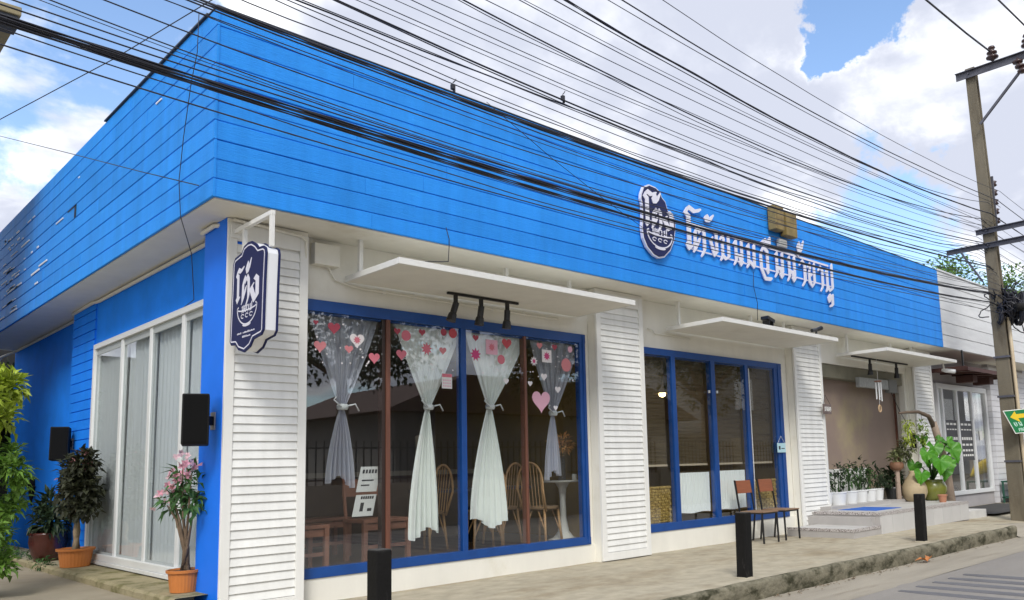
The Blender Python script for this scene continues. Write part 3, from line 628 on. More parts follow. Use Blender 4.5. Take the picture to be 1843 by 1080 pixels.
for z, a, n in ((2.487, -.20, 15), (2.450, -.09, 7)):
    for i in range(n):
        if n == 15 and i == 4: continue
        tx.box(2.9655, 2.9675, 7.0 - (a + .024 * i + r2.uniform(.010, .017)), 7.0 - (a + .024 * i), z - .008, z + r2.uniform(.002, .010))
build('tiny_lettering', tx, letter_m, H, kind='stuff')
build('bracket', MB().box(3.01, 3.05, 6.66, 7.445, 3.47, 3.51).box(3.012, 3.048, 6.662, 6.70, 3.19, 3.47).box(3.012, 3.048, 7.22, 7.255, 3.17, 3.47), white, H, bevel=.003)
build('clamp', MB().box(2.985, 3.075, 7.425, 7.44, 3.43, 3.55), white, H)
# ================================================================== fascia sign: round emblem and lettering
LG = thing('emblem_sign', 'navy emblem board with white Thai letters over a noodle bowl on the blue fascia', 'sign', (8.6, 6.94, 4.5))
LO = [(8.279, 4.872), (8.33, 4.975), (8.44, 5.03), (8.578, 5.02), (8.669, 4.978), (8.70, 4.910), (8.772, 4.865), (8.802, 4.788), (8.835, 4.732), (8.923, 4.718), (8.973, 4.634), (8.97, 4.507), (8.929, 4.343), (8.839, 4.193), (8.704, 4.078), (8.594, 4.05), (8.488, 4.073), (8.357, 4.162), (8.289, 4.27), (8.27, 4.406), (8.29, 4.533), (8.293, 4.634), (8.29, 4.758), (8.268, 4.81)]
cy, cz = 8.62, 4.5
fy_ = lambda a, b, d: (a, d, b)
build('board', MB().prism(grow(LO, .018), fy_, 6.952, 6.915), letter_m, LG)
build('face', MB().prism(grow(LO, -.004), fy_, 6.914, 6.905), navy, LG)
for g, x, z, sx, sz in (('o', 8.315, 4.47, .34, .31), ('t', 8.47, 4.465, .27, .26), ('tho', 8.47, 4.44, .30, .32), ('ng', 8.71, 4.47, .40, .25)):
    build('letter', pen(MB(), GL[g], x, z, sx, sz, fy_, 6.9045, 6.896, .24, 42), letter_m, LG)
sm = MB()
for i, g in enumerate(('n', 'y', 'aa', 'p')): pen(sm, GL[g], 8.46 + i * .082, 4.36, .10, .078, fy_, 6.9045, 6.899, .18)
build('small_lettering', sm, letter_m, LG)
build('bowl_emblem', bowl(MB(), 8.62, 4.385, .54, .235, fy_, 6.9045, 6.899, .018), letter_m, LG)
TX = thing('lettering_sign', 'white raised Thai lettering spelling the shop name along the blue fascia', 'sign', (11.3, 6.94, 4.4))
def ch_(g, x0, x1, z=4.305, sz=.40, dz=0, w=.62, sl=0):
    sx = (x1 - x0) / w * .84; sz *= .93
    build('letter', pen(MB(), GL[g], x0 + .1 * sx, z - .018 * (x0 - 9.3) + dz, sx, sz, fy_, 6.945, 6.931, .18, 42), letter_m, TX)
for g, a, b, sz, dz, w in (('o', 9.20, 9.62, .44, 0, .68), ('t', 9.40, 9.74, .40, -.0, .74), ('tho', 9.66, 9.95, .30, .17, .6), ('ng', 9.80, 10.03, .40, 0, .52), ('kh', 10.07, 10.34, .38, 0, .62), ('n', 10.42, 10.69, .38, 0, .62), ('m', 10.76, 11.05, .38, 0, .62),
                         ('j', 11.12, 11.46, .42, 0, .72), ('ii', 11.16, 11.50, .40, .02, .62), ('n', 11.58, 11.88, .40, 0, .62), ('n', 11.97, 12.26, .40, 0, .62), ('tho', 12.30, 12.58, .50, -.02, .6), ('ring', 12.28, 12.46, .36, .06, .3), ('aa', 12.36, 12.60, .40, 0, .44), ('y', 12.64, 12.92, .40, 0, .62), ('aa', 12.99, 13.20, .40, 0, .44), ('p', 13.25, 13.56, .40, 0, .62), ('uu', 13.22, 13.54, .36, -.01, .62)):
    ch_(g, a, b, 4.305, sz, dz, w)
build('rail', MB().box(9.36, 13.5, 6.952, 6.960, 4.300, 4.322), letter_m, TX)
build('rail', MB().box(9.42, 13.45, 6.952, 6.960, 4.665, 4.70), letter_m, TX)
VB = thing('vent_cover', 'rusty yellow metal vent hood high on the blue fascia above the lettering', 'vent', (11.8, 6.93, 5.15))
yel = mat('rusty_yellow_metal', (.24, .175, .06), .6, var=.3, vscale=8, col2=(.13, .08, .03), c2lo=.5, c2hi=.7, c2scale=5)
build('hood', MB().box(11.50, 11.76, 6.80, 6.95, 4.98, 5.39).box(11.86, 12.20, 6.82, 6.95, 4.94, 5.36), yel, VB, bevel=.01)
build('slot', MB().box(11.761, 11.859, 6.90, 6.95, 4.99, 5.36), black_m, VB)
build('box', MB().box(11.72, 11.95, 6.88, 6.95, 4.74, 4.87), mat('grey_box', (.4, .4, .38), .6), VB, bevel=.01)
# ================================================================== concrete pole
PL = thing('utility_pole', 'tall weathered concrete power pole with steel crossarms beside the road', 'utility pole', (18.02, 5.58, -.15))
conc = mat('pole_concrete', (.165, .142, .10), .85, var=.2, vscale=3, col2=(.09, .07, .045), c2lo=.45, c2hi=.7, c2scale=2.6, stretch=(1, 1, .25), bump=.4, bscale=50)
prof = [(-1, -1), (-.45, -1), (-.38, -.30), (.38, -.30), (.45, -1), (1, -1), (1, 1), (.45, 1), (.38, .3), (-.38, .3), (-.45, 1), (-1, 1)]
pm = MB(); o = 0; vs = []
LEV = [(-.2, 18.04, .150), (3.0, 17.94, .130), (6.0, 17.80, .112), (9.30, 17.60, .098)]
for z, x, h in LEV: vs += [(x + a * h * .92, 5.58 + b * h, z) for a, b in prof]
n = len(prof); f = [tuple(range(n)), tuple(3 * n + i for i in range(n))]
for l in range(3): f += [(l * n + i, l * n + (i + 1) % n, (l + 1) * n + (i + 1) % n, (l + 1) * n + i) for i in range(n)]
build('shaft', pm.add(vs, f), conc, PL, bevel=.012)
def px(z):
    for (z0, x0, _), (z1, x1, _) in zip(LEV[:-1], LEV[1:]):
        if z <= z1: return x0 + (x1 - x0) * (z - z0) / (z1 - z0)
    return 17.6
steel = mat('dark_galvanised_steel', (.11, .11, .13), .5, var=.3, vscale=5, metal=.4)
def arm(z, y0, y1, w, side=-1):
    x = px(z) + side * .15; b = MB().box(x - .012, x + .012, y0, y1, z - w / 2, z + w / 2).box(x - .07, x + .07, y0, y1, z + w / 2 - .014, z + w / 2 - .001)
    build('crossarm', b, steel, PL); build('bolt', MB().tube([(x - .06, 5.58, z), (x + .45, 5.58, z)], .014, 8), steel, PL)
arm(9.14, 3.2, 5.84, .15); arm(5.80, 3.3, 5.80, .10); arm(5.50, 3.0, 6.42, .10)
build('brace', MB().beam((17.45, 5.45, 8.0), (17.38, 4.35, 9.05), .045), steel, PL)
build('brace', MB().beam((17.55, 5.72, 4.75), (17.55, 6.1, 5.45), .035), steel, PL)
ins_m = mat('brown_porcelain', (.045, .020, .018), .25, spec=.6)
def insulator(x, y, z, tilt=0):
    build('insulator', MB().lathe((x, y, z), [(.03, 0), (.05, .02), (.115, .05), (.12, .08), (.06, .10), (.06, .13), (.10, .15), (.10, .18), (.05, .20), (.05, .24), (.075, .26), (.06, .30), (.0, .31)], 16), ins_m, PL, smooth=True)
insulator(17.38, 5.08, 9.22); insulator(17.38, 4.42, 9.22)
for k in range(3): build('insulator', MB().lathe((17.36 - .05 * k, 4.62 - .05 * k, 8.96 - k * .13), [(.02, 0), (.09, .02), (.10, .06), (.03, .10), (.02, .13)], 14), ins_m, PL, smooth=True)
for k in range(5): build('spool', MB().lathe((px(6.5) + .30, 5.50, 6.02 + k * .20), [(.04, 0), (.07, .02), (.045, .06), (.07, .10), (.04, .12)], 12), ins_m, PL, smooth=True)
build('spool_rack', MB().box(px(6.5) + .20, px(6.5) + .235, 5.47, 5.53, 5.95, 7.02), steel, PL)
build('drop_pipe', MB().tube([(px(z) - .03, 5.40, z) for z in (-.1, 1.0, 2.0, 3.2, 4.0)], .035, 8), mat('buff_pvc_pipe', (.55, .45, .30), .5), PL, smooth=True)
for z_ in (1.1, 2.4, 3.2): build('strap', MB().box(px(z_) - .15, px(z_) + .15, 5.425, 5.735, z_ - .02, z_ + .02), steel, PL)
# ---- overhead cables: (plane y, radius, start x, cubic/quadratic in x giving height)
CAB = [(5.2, 0.01, 6.71, [0.006206, -0.129796, 6.8718]),
       (5.25, 0.017, 6.09, [-0.000151, 0.010472, -0.155538, 6.648234]),
       (5.3, 0.01, 5.93, [0.004232, -0.077296, 6.323392]),
       (5.4, 0.022, 5.39, [9.4e-05, 0.003074, -0.090978, 6.232145]),
       (5.45, 0.013, 5.3, [0.000431, -0.005695, -0.011924, 5.987506]),
       (5.45, 0.008, 4.86, [0.003138, -0.048346, 5.825311]),
       (5.5, 0.011, 4.89, [-0.000209, 0.009754, -0.114007, 6.027296]),
       (5.55, 0.01, 4.53, [0.002649, -0.036381, 5.664155]),
       (5.6, 0.018, 4.3, [0.000136, 0.003162, -0.081855, 5.766539]),
       (5.6, 0.01, 4.26, [0.007025, -0.120133, 5.847395]),
       (5.65, 0.009, 3.97, [0.000279, -0.006247, 0.059916, 5.22342]),
       (5.65, 0.01, 3.74, [-0.000297, 0.012235, -0.107565, 5.542681]),
       (5.7, 0.008, 3.61, [5.4e-05, 0.001224, -0.010594, 5.278876]),
       (5.7, 0.01, 3.38, [5.1e-05, 0.002575, -0.03752, 5.259404]),
       (5.75, 0.008, 3.29, [0.000191, -0.001751, -0.004299, 5.175003]),
       (5.6, 0.02, 3.08, [-7.8e-05, 0.007464, -0.086575, 5.169909]),
       (5.57, 0.013, 2.99, [-7e-05, 0.007876, -0.099452, 5.170851]),
       (5.62, 0.01, 2.75, [0.000218, -0.001904, -0.001984, 4.887554]),
       (5.66, 0.016, 2.77, [0.000424, -0.008834, 0.062395, 4.752726]),
       (5.68, 0.01, 2.65, [7.2e-05, 0.002557, -0.042759, 4.95684]),
       (5.7, 0.01, 2.57, [-0.000192, 0.011393, -0.128675, 5.101144]),
       (5.75, 0.011, 2.35, [0.000114, 0.001728, -0.041219, 4.859285]),
       (5.55, 0.024, 2.08, [-6.2e-05, 0.00493, -0.042453, 4.581939]),
       (5.5, 0.014, 2.07, [-3.8e-05, 0.004596, -0.045861, 4.533256]),
       (5.6, 0.016, 1.88, [-0.000106, 0.00593, -0.045306, 4.627967]),
       (5.45, 0.009, 1.67, [0.0002, -0.00118, -0.015314, 4.404247]),
       (5.52, 0.008, 1.75, [-0.000251, 0.010182, -0.087891, 4.54068]),
       (5.4, 0.011, 1.35, [-0.000372, 0.012424, -0.085227, 4.295931]),
       (5.35, 0.01, 1.05, [-0.000352, 0.01267, -0.095402, 4.146346]),
       (5.38, 0.006, 0.96, [-0.000286, 0.011283, -0.089838, 4.132475]),
       (5.45, 0.011, 0.86, [4e-05, 0.003083, -0.040797, 4.072587]),
       (5.5, 0.012, 0.83, [-7.5e-05, 0.004689, -0.034652, 4.038071]),
       (5.58, 0.029, 0.85, [1.1e-05, 0.002597, -0.021147, 3.993822]),
       (5.54, 0.012, 0.84, [-4e-05, 0.004148, -0.034476, 3.982067]),
       (5.56, 0.023, 0.85, [2.3e-05, 0.002392, -0.030457, 3.963556]),
       (5.6, 0.01, 0.85, [-5.7e-05, 0.004683, -0.049827, 4.008525]),
       (5.5, 0.01, 0.84, [-0.000206, 0.008743, -0.077398, 3.931915]),
       (5.5, 0.012, 0.84, [-0.000156, 0.006662, -0.053608, 3.811397])]
items = []
for y, r, x0, c in CAB:
    deg = len(c) - 1
    zf = lambda x, c=c, deg=deg: sum(k * x ** (deg - i) for i, k in enumerate(c))
    items.append((zf(17.4), y, r, x0, zf))
items.sort(key=lambda t: -t[0])
def ordinal(n): return {1: 'first', 2: 'second', 3: 'third', 4: 'fourth', 5: 'fifth', 6: 'sixth', 7: 'seventh', 8: 'eighth', 9: 'ninth', 10: 'tenth', 11: 'eleventh', 12: 'twelfth'}.get(n, f'{n}th' if n % 10 not in (1, 2, 3) or n in (11, 12, 13) else f'{n}' + {1: 'st', 2: 'nd', 3: 'rd'}[n % 10])
for i, (zp, y, r, x0, zf) in enumerate(items):
    s0 = (zf(x0 + .4) - zf(x0)) / .4; rr = random.Random(i)
    s0 = min(.02, max(-.13, s0)); s1 = min(.14, max(.02, (zf(17.4) - zf(17.0)) / .4))
    def z_at(x):
        if x < x0: d = x0 - x; return zf(x0) - s0 * d + .0035 * d * d
        if x > 17.4: d = x - 17.4; return zf(17.4) - (.05 + .02 * rr_s) * d + .004 * d * d
        return zf(x)
    rr_s = rr.random()
    far = 46 if i % 2 == 0 else 17.75
    xs_ = []; x = -9.0
    while x < far: xs_.append(x); x += .30 if x < 18 else .9
    wob = 1.5 if 5.0 < zp < 5.45 and i % 3 == 0 else .5 if i % 4 == 0 else .12
    pts = [(x, y + wob * .03 * mnoise.noise(Vector((x * .6, i, 0))), z_at(x) + wob * .035 * mnoise.noise(Vector((x * .7, i, 5)))) for x in xs_]
    kind = 'thick' if r > .019 else 'thin' if r < .0095 else 'black'
    if r > .02:
        o = thing('overhead_cable', f'thick black cable bundle, {ordinal(i + 1)} cable from the top where they meet the pole', 'cable', pts[0], 'cables strung along the street to the pole')
        for k in range(4):
            q = [(p[0], p[1] + math.cos(p[0] * 2.2 + k * 1.57) * r * .34, p[2] + math.sin(p[0] * 2.2 + k * 1.57) * r * .34 * (1.5 if 0 < p[0] < 6 else 1)) for p in pts]
            build('strand', MB().tube(q, r * .25, 5), rubber, o, smooth=True)
    else:
        tag(build('overhead_cable', MB().tube(pts, r * .46, 5), rubber, org=Vector(pts[0]), smooth=True), f'{kind} overhead cable, {ordinal(i + 1)} cable from the top where they meet the pole', 'cable', 'cables strung along the street to the pole')
def cable(label, pts, r, grp=None, n=24, sag=0.0):
    if len(pts) == 2:
        a, b = Vector(pts[0]), Vector(pts[1]); pts = [a.lerp(b, i / n) - Vector((0, 0, sag * 4 * (i / n) * (1 - i / n))) for i in range(n + 1)]
    return tag(build('cable', MB().tube(pts, r, 5), rubber, org=Vector(pts[0]), smooth=True), label, 'cable', grp)
cable('heavy power line ending at the upper insulator on the pole', [(-6, 5.088, 8.9), (5, 5.088, 8.86), (10, 5.088, 9.02), (14.09, 5.088, 9.218), (15.99, 5.088, 9.30), (17.4, 5.088, 9.40)], .018)
cable('heavy power line passing over the street end of the top crossarm', [(-6, 4.3, 9.1), (6, 4.3, 9.12), (12, 4.3, 9.25), (15.38, 4.3, 9.386), (16.8, 4.3, 9.45), (17.5, 4.3, 9.5)], .016)
cable('thin slack wire slanting across the sky over the side yard', [(1.4, 16.2, 6.2), (2.07, 13.13, 6.2), (2.70, 10.3, 6.2), (3.03, 8.5, 6.2), (3.5, 6.0, 6.2), (4.2, 2.0, 6.3)], .006)
cable('thin wire stapled down across the blue side boards', [(2.5, 21, 8.6), (2.5, 15.76, 6.91), (2.5, 11.24, 5.257), (2.5, 8.53, 4.26), (2.56, 7.1, 3.74)], .005)
cable('loose black drop wire hanging down the side fascia near its corner', [(2.58, 7.28, 5.42), (2.59, 7.32, 5.06), (2.595, 7.46, 4.82), (2.60, 7.625, 4.34), (2.60, 7.70, 3.96), (2.60, 7.63, 3.6), (2.75, 7.75, 3.30), (3.09, 8.6, 3.05), (3.10, 9.2, 2.98)], .004)
cable('thin slack wire crossing the lettering from roof edge to fascia foot', [(5.6, 6.90, 5.36), (6.6, 6.90, 4.95), (7.6, 6.90, 4.60), (8.25, 6.90, 4.40)], .004)
cable('short frayed wire dangling from the fascia above the first awning', [(5.05, 6.935, 3.80), (5.09, 6.935, 3.68), (5.10, 6.95, 3.60), (5.05, 6.9, 3.42), (4.55, 6.6, 3.28)], .005)
cable('thin black wire hanging from the lettering down to the middle awning', [(10.95, 6.93, 4.2), (10.92, 6.92, 3.95), (11.0, 6.92, 3.7), (11.1, 7.0, 3.45)], .005)
# coils and tangles on the pole
for k in range(9):
    rr = random.Random(40 + k); c = Vector((17.88 + rr.uniform(-.1, .25), 5.30 + rr.uniform(-.28, .40), 4.22 + rr.uniform(-.2, .2))); R = rr.uniform(.17, .34); tilt = rr.uniform(-.5, .5)
    pts = []
    for i in range(26 * 4):
        a = i / 26 * 2 * math.pi; r = R * (1 + .05 * math.sin(3 * a + k) + .10 * math.sin(a * .37 + k)); pts.append(c + Vector((math.sin(a) * r * .45 + tilt * .2 * math.cos(a), math.sin(a) * r * .34 + .02 * i / 26, math.cos(a) * r * (.8 + .3 * rr.random() * 0))))
    where = ['widest', 'lowest hanging', 'small twisted', 'upper', 'flattened', 'outermost street side', 'innermost', 'tilted', 'loosest'][k]
    tag(build('cable_coil', MB().tube(pts, .019, 5), rubber, org=c, smooth=True), f'{where} loop in the tangle of coiled black cable lashed to the concrete pole', 'cable coil', 'coils of cable on the pole')
tgl = MB()
for k in range(34):
    rr = random.Random(90 + k); p = Vector((px(4.3) + rr.uniform(-.15, .25), 5.35 + rr.uniform(-.3, .4), rr.uniform(3.9, 4.7))); q = [p]; v = Vector((rr.uniform(-.4, .5), rr.uniform(-.6, .5), rr.uniform(-1, 1))).normalized() * .07
    for i in range(14): v = (v + Vector((rr.gauss(0, .025), rr.gauss(0, .025), rr.gauss(0, .025))) + (Vector((px(4.3) + .05, 5.38, 4.25)) - p) * .07).normalized() * .07; p = p + v; q.append(p)
    tgl.tube(q, .012, 5)
o = build('cable_tangle', tgl, rubber, kind='stuff'); tag(o, 'knotted mass of loose cable ends around the concrete pole', 'cable tangle')
SB = thing('splice_box', 'black cable splice canister hung on the cables by the concrete pole', 'splice box', (17.6, 5.1, 4.2))
build('body', MB().tube([(17.5, 5.1, 4.12), (17.95, 5.1, 4.18)], .08, 12), black, SB, smooth=True)
# green direction sign on the pole
GS = thing('direction_sign', 'tilted green sign with yellow left turn arrow strapped to the concrete pole', 'road sign', (17.75, 5.28, 1.9))
green = mat('sign_green', (.006, .17, .05), .4); yarrow = mat('sign_yellow', (.75, .52, .02), .4)
ux = Vector((.60, -.80, 0)).normalized(); cs = Vector((17.70, 5.27, 1.885)); nv = Vector((-.80, -.60, 0))
u2 = (ux * math.cos(R_(-4)) + Vector((0, 0, 1)) * math.sin(R_(-4)))
def gs(a, b, d):
    ca, sa = math.cos(R_(4)), math.sin(R_(4)); aa = a * ca - b * sa; bb = a * sa + b * ca
    return cs + ux * (aa - .36 * bb) + Vector((0, 0, bb)) + nv * d
build('plate', MB().prism([(-.27, -.23), (.27, -.23), (.27, .23), (-.27, .23)], gs, 0, .01), white, GS)
build('face', MB().prism([(-.255, -.215), (.255, -.215), (.255, .215), (-.255, .215)], gs, .0105, .014), green, GS)
build('arrow', MB().prism([(-.20, .09), (-.06, .20), (-.06, .14), (.16, .14), (.16, -.12), (.09, -.12), (.09, .06), (-.06, .06), (-.06, -.02)], gs, .0142, .017), yarrow, GS)
gt = MB()
for i, g in enumerate(('t', 'n', 'kh', 'aa')): pen(gt, GL[g], -.17 + i * .062, -.185, .075, .055, gs, .0142, .0165, .2)
for i, g in enumerate(('y', 'n')): pen(gt, GL[g], -.20 + i * .09, -.085, .09, .07, gs, .0142, .0165, .2)
gt.prism([(.12, -.18), (.17, -.18), (.17, -.13), (.12, -.13)], gs, .0142, .0165)
build('white_lettering', gt, mat('sign_pale_green', (.45, .68, .55), .4), GS)
build('strap', MB().box(17.80, 18.16, 5.36, 5.385, 1.9, 1.94), steel, GS)
# ================================================================== curtains
sheer_g = sheer_mat('grey_sheer', (.80, .82, .93), .55, .15)
white_c = sheer_mat('white_voile', (.93, .96, .93), .99, .04)
side_c = sheer_mat('lilac_drape', (.72, .72, .73), .99, .05)
cafe_c = sheer_mat('cafe_cloth', (.92, .95, .94), .99, .04)
def tied_curtain(label, xt0, xt1, zt, xk, zk, xb0, xb1, zb, y, m, seed, grp='tied curtains in the wide window'):
    rr = random.Random(seed); n, rows = 64, 44; m_ = MB(); vs = []; fs = []
    ph = [rr.uniform(0, 6.3) for _ in range(4)]
    for j in range(rows + 1):
        t = j / rows; z = zt + (zb - zt) * t; tk = (zt - zk) / (zt - zb)
        if t < tk:
            q = t / tk; e = 1 - (q ** 1.15) * .93; a = xk + (xt0 - xk) * e; b = xk + (xt1 - xk) * e; s = q
            a -= .0; amp = .008 + .022 * q * (1 - q) + .008
        else:
            q = (t - tk) / (1 - tk); e = .07 / .93 * 0 + .10 + .90 * (1 - (1 - q) ** 1.7); a = xk + (xb0 - xk) * e; b = xk + (xb1 - xk) * e; s = 1 - q; amp = .016 + .026 * q
        for i in range(n + 1):
            u = i / n; x = a + (b - a) * u
            f = math.sin(u * 6.28 * 5.5 + ph[0] + .6 * math.sin(3 * t + ph[1])) + .5 * math.sin(u * 6.28 * 11 + ph[2] + 2 * t)
            zz_ = z
            if t >= tk: zz_ -= (.05 * math.sin(u * 6.28 * 1.1 + ph[3]) + .06 * (u - .5) * (1 if seed % 2 else -1)) * q ** 2
            vs.append((x + .012 * f * (1 - abs(2 * u - 1)), y + amp * f * .9, zz_))
    for j in range(rows):
        for i in range(n): a = j * (n + 1) + i; fs.append((a, a + 1, a + n + 2, a + n + 1))
    T = thing('curtain', label, 'curtain', (xk, y, zb), grp)
    build('cloth', m_.add(vs, fs), m, T, smooth=True)
    tie = MB().lathe((xk, y - .01, zk - .03), [(.05, 0), (.062, .02), (.062, .045), (.05, .06)], 12, 1, .9)
    tie.tube([(xk + .04, y - .06, zk + .01), (xk + .12, y - .06, zk + .03), (xk + .17, y - .05, zk - .04)], .009, 5).tube([(xk - .04, y - .06, zk), (xk - .12, y - .05, zk + .07), (xk - .09, y - .05, zk + .10)], .008, 5)
    build('tie', tie, mat('pale_tie', (.75, .77, .78), .7), T, smooth=True)
    return T
YC = 7.73
tied_curtain('grey sheer curtain knotted in the pane beside the corner pillar', 3.92, 4.70, 2.87, 4.29, 1.92, 4.13, 4.43, 1.16, YC, sheer_g, 1)
tied_curtain('long white curtain tied in the second pane, past the first brown mullion', 4.90, 5.86, 2.93, 5.36, 1.95, 5.10, 5.50, .56, YC, white_c, 2)
tied_curtain('long white curtain tied in the third pane, past the wide blue mullion', 5.90, 6.86, 2.915, 6.25, 1.98, 5.95, 6.46, .60, YC, white_c, 3)
tied_curtain('narrow grey sheer curtain knotted in the pane with the big pink heart', 6.93, 7.80, 2.90, 7.29, 1.93, 7.14, 7.37, 1.15, YC, sheer_g, 4)
ring = MB()
for k in range(6): ring.box(4.0 + k * .12, 4.07 + k * .12, YC - .02, YC, 2.885, 2.90)
for k in range(5): ring.box(7.0 + k * .13, 7.06 + k * .13, YC - .02, YC, 2.885, 2.90)
o = build('curtain_rod', MB().tube([(3.8, YC, 2.93), (7.75, YC, 2.93)], .012, 8), white_al); tag(o, 'slim white rod carrying the tied curtains', 'curtain rod')
def drape(label, y0, y1, seed, z0=.30, z1=2.9):
    rr = random.Random(seed); n, rows = 90, 12; vs = []; fs = []; p = [rr.uniform(0, 6) for _ in range(3)]
    for j in range(rows + 1):
        t = j / rows
        for i in range(n + 1):
            u = i / n; f = math.sin(u * 6.28 * 8 + p[0] + .5 * math.sin(2 * t + p[1])) + .4 * math.sin(u * 6.28 * 17 + p[2])
            vs.append((3.205 + .024 * f * (.5 + .5 * t), y0 + (y1 - y0) * u, z1 + (z0 - z1) * t))
    for j in range(rows):
        for i in range(n): a = j * (n + 1) + i; fs.append((a, a + 1, a + n + 2, a + n + 1))
    tag(build('curtain', MB().add(vs, fs), side_c, smooth=True, org=Vector((3.2, y0, z0))), label, 'curtain', 'lilac grey drapes in the side window')
drape('lilac grey drape behind the side window pane beside the blue corner column', 8.02, 8.95, 11); drape('lilac grey drape behind the side window pane with the black wall speaker', 8.95, 9.95, 12)
drape('lilac grey drape behind the middle side window pane', 9.98, 10.95, 13); drape('lilac grey drape behind the side window pane nearest the boarded pier', 10.98, 12.08, 14)
def cafe(label, x0, x1, z0, z1, seed):
    n, rows = 60, 8; vs = []; fs = []; rr = random.Random(seed); p = rr.uniform(0, 6)
    for j in range(rows + 1):
        t = j / rows
        for i in range(n + 1):
            u = i / n; vs.append((x0 + (x1 - x0) * u, 7.70 + .010 * math.sin(u * 6.28 * 13 + p) * (.6 + .4 * t) + .005 * math.sin(u * 80), z1 + (z0 - z1) * t + .008 * math.sin(u * 9 + p) * t))
    for j in range(rows):
        for i in range(n): a = j * (n + 1) + i; fs.append((a, a + 1, a + n + 2, a + n + 1))
    tag(build('cafe_curtain', MB().add(vs, fs), cafe_c, smooth=True, org=Vector((x0, 7.7, z0))), label, 'curtain', 'short white curtains low in the second window')
cafe('short white cafe curtain low in the pane beside the woven basket panel', 9.74, 10.58, .50, 1.10, 1)
cafe('short white cafe curtain low in the pane just behind the chair backs', 10.73, 11.55, .50, 1.11, 2)
bam = sheer_mat('split_bamboo', (.30, .23, .14), .52, .45, stripe=46)
for (a, b), w in (((8.86, 9.60), 'first pane from the louvred pillar, with the lit lamp'), ((9.70, 10.59), 'second pane, above the first white cafe curtain'), ((10.70, 11.56), 'third pane, above the second white cafe curtain'), ((11.64, 12.47), 'last pane, with the pale hanging tag')):
    Bd = thing('bamboo_blind', 'rolled down bamboo blind in the ' + w, 'blind', ((a + b) / 2, 7.72, 1.2), 'bamboo blinds in the second window')
    build('screen', MB().add([(a, 7.74, 1.235), (b, 7.74, 1.235), (b, 7.74, 2.86), (a, 7.74, 2.86)], [(0, 1, 2, 3)]), bam, Bd)
    build('bottom_bar', MB().box(a, b, 7.728, 7.752, 1.205, 1.235), mat('pale_wood_bar', (.55, .45, .32), .6), Bd)
straw = mat('woven_straw', (.52, .36, .10), .8, var=.25, vscale=9, col2=(.26, .16, .035), c2lo=.45, c2hi=.6, c2scale=22, stretch=(1, 1, 2.2), bump=.8, bscale=60)
for x0, x1, z0, z1, w in ((8.87, 9.58, .405, .93, 'the pane nearest the second louvred pillar'), (11.66, 12.46, .42, .95, 'the pane behind the farther wooden chair')):
    P = thing('straw_panel', 'woven golden straw panel standing low in ' + w, 'straw panel', (x0, 7.7, z0), 'woven straw panels in the second window')
    wm = MB(); nr, nc = 12, 10
    for i in range(nr):
        for j in range(nc):
            off = (i % 2) * .5; xa = x0 + (x1 - x0) * (j) / nc; xb = x0 + (x1 - x0) * (j + 1) / nc; za = z0 + (z1 - z0 - .05) * i / nr; zb = z0 + (z1 - z0 - .05) * (i + 1) / nr
            dpt = .012 if (i + j) % 2 else 0
            wm.box(xa + .002, xb - .002, 7.685 - dpt, 7.70 - dpt, za + .002, zb - .002)
    build('weave', wm, straw, P, kind='stuff'); build('hem', MB().tube([(x0, 7.69, z1 - .03), (x1, 7.69, z1 - .03)], .022, 8), straw, P)
# ================================================================== things behind and on the glass
LP = thing('pendant_lamp', 'lit pendant lamp with a shallow shade glowing behind the bamboo blind', 'lamp', (10.6, 8.6, 2.4))
build('shade', MB().lathe((10.62, 8.6, 2.40), [(.16, .0), (.14, .02), (.05, .07), (.02, .10)], 16), mat('brass_shade', (.45, .3, .1), .35, metal=.6), LP)
build('bulb', MB().lathe((10.62, 8.6, 2.345), [(.02, 0), (.05, .02), (.055, .05), (.03, .08)], 12), emit_mat('warm_bulb', (1, .72, .36), 22), LP, smooth=True)
build('flex', MB().tube([(10.62, 8.6, 2.49), (10.62, 8.6, 3.08)], .006, 5), black_m, LP)
rattan = mat('rattan_cane', (.62, .36, .16), .5, var=.25, vscale=9); seat_m = mat('brown_woven_seat', (.30, .19, .10), .7, var=.2, vscale=12)
def rattan_chair(x, y, rz, label):
    C = thing('rattan_chair', label, 'chair', (x, y, .246), 'round backed rattan chairs inside'); M = Matrix.Rotation(rz, 3, 'Z'); o = Vector((x, y, .246))
    T_ = lambda *p: o + M @ Vector(p)
    build('seat', MB().lathe((x, y, .246 + .44), [(.0, 0), (.21, .0), (.225, .02), (.21, .045), (0, .05)], 20), seat_m, C, smooth=True)
    for a, b in ((-.17, -.15), (.17, -.15), (-.17, .17), (.17, .17)):
        build('leg', MB().tube([T_(a * .9, b * .9, .45), T_(a * 1.12, b * 1.12, 0)], .017, 8), rattan, C, smooth=True)
        build('brace', MB().tube([T_(a * 1.0, b * 1.0, .16), T_(a * .3, b * .95, .43)], .010, 6), rattan, C, smooth=True)
    hoop = [T_(-.20 - .0 * k, .19, .45 + .2) for k in range(1)]; hp = []
    for k in range(21):
        a = math.pi * (1 - k / 20); hp.append(T_(.215 * math.cos(a), .20 + .06, .72 + .34 * math.sin(a) ** .8))
    build('back_hoop', MB().tube([T_(-.19, .17, .42)] + hp + [T_(.19, .17, .42)], .015, 8), rattan, C, smooth=True)
    bm_ = MB()
    for k in range(-3, 4): bm_.tube([T_(.055 * k, .19, .47), T_(.055 * k, .255, .70 + .34 * max(.05, math.sqrt(max(0, 1 - (k * .055 / .215) ** 2))))], .006, 5)
    build('back_cane', bm_, rattan, C)
rattan_chair(6.10, 8.85, R_(200), 'rattan chair behind the long white curtain of the second pane'); rattan_chair(6.62, 8.35, R_(160), 'rattan chair behind the wide blue mullion and third pane')
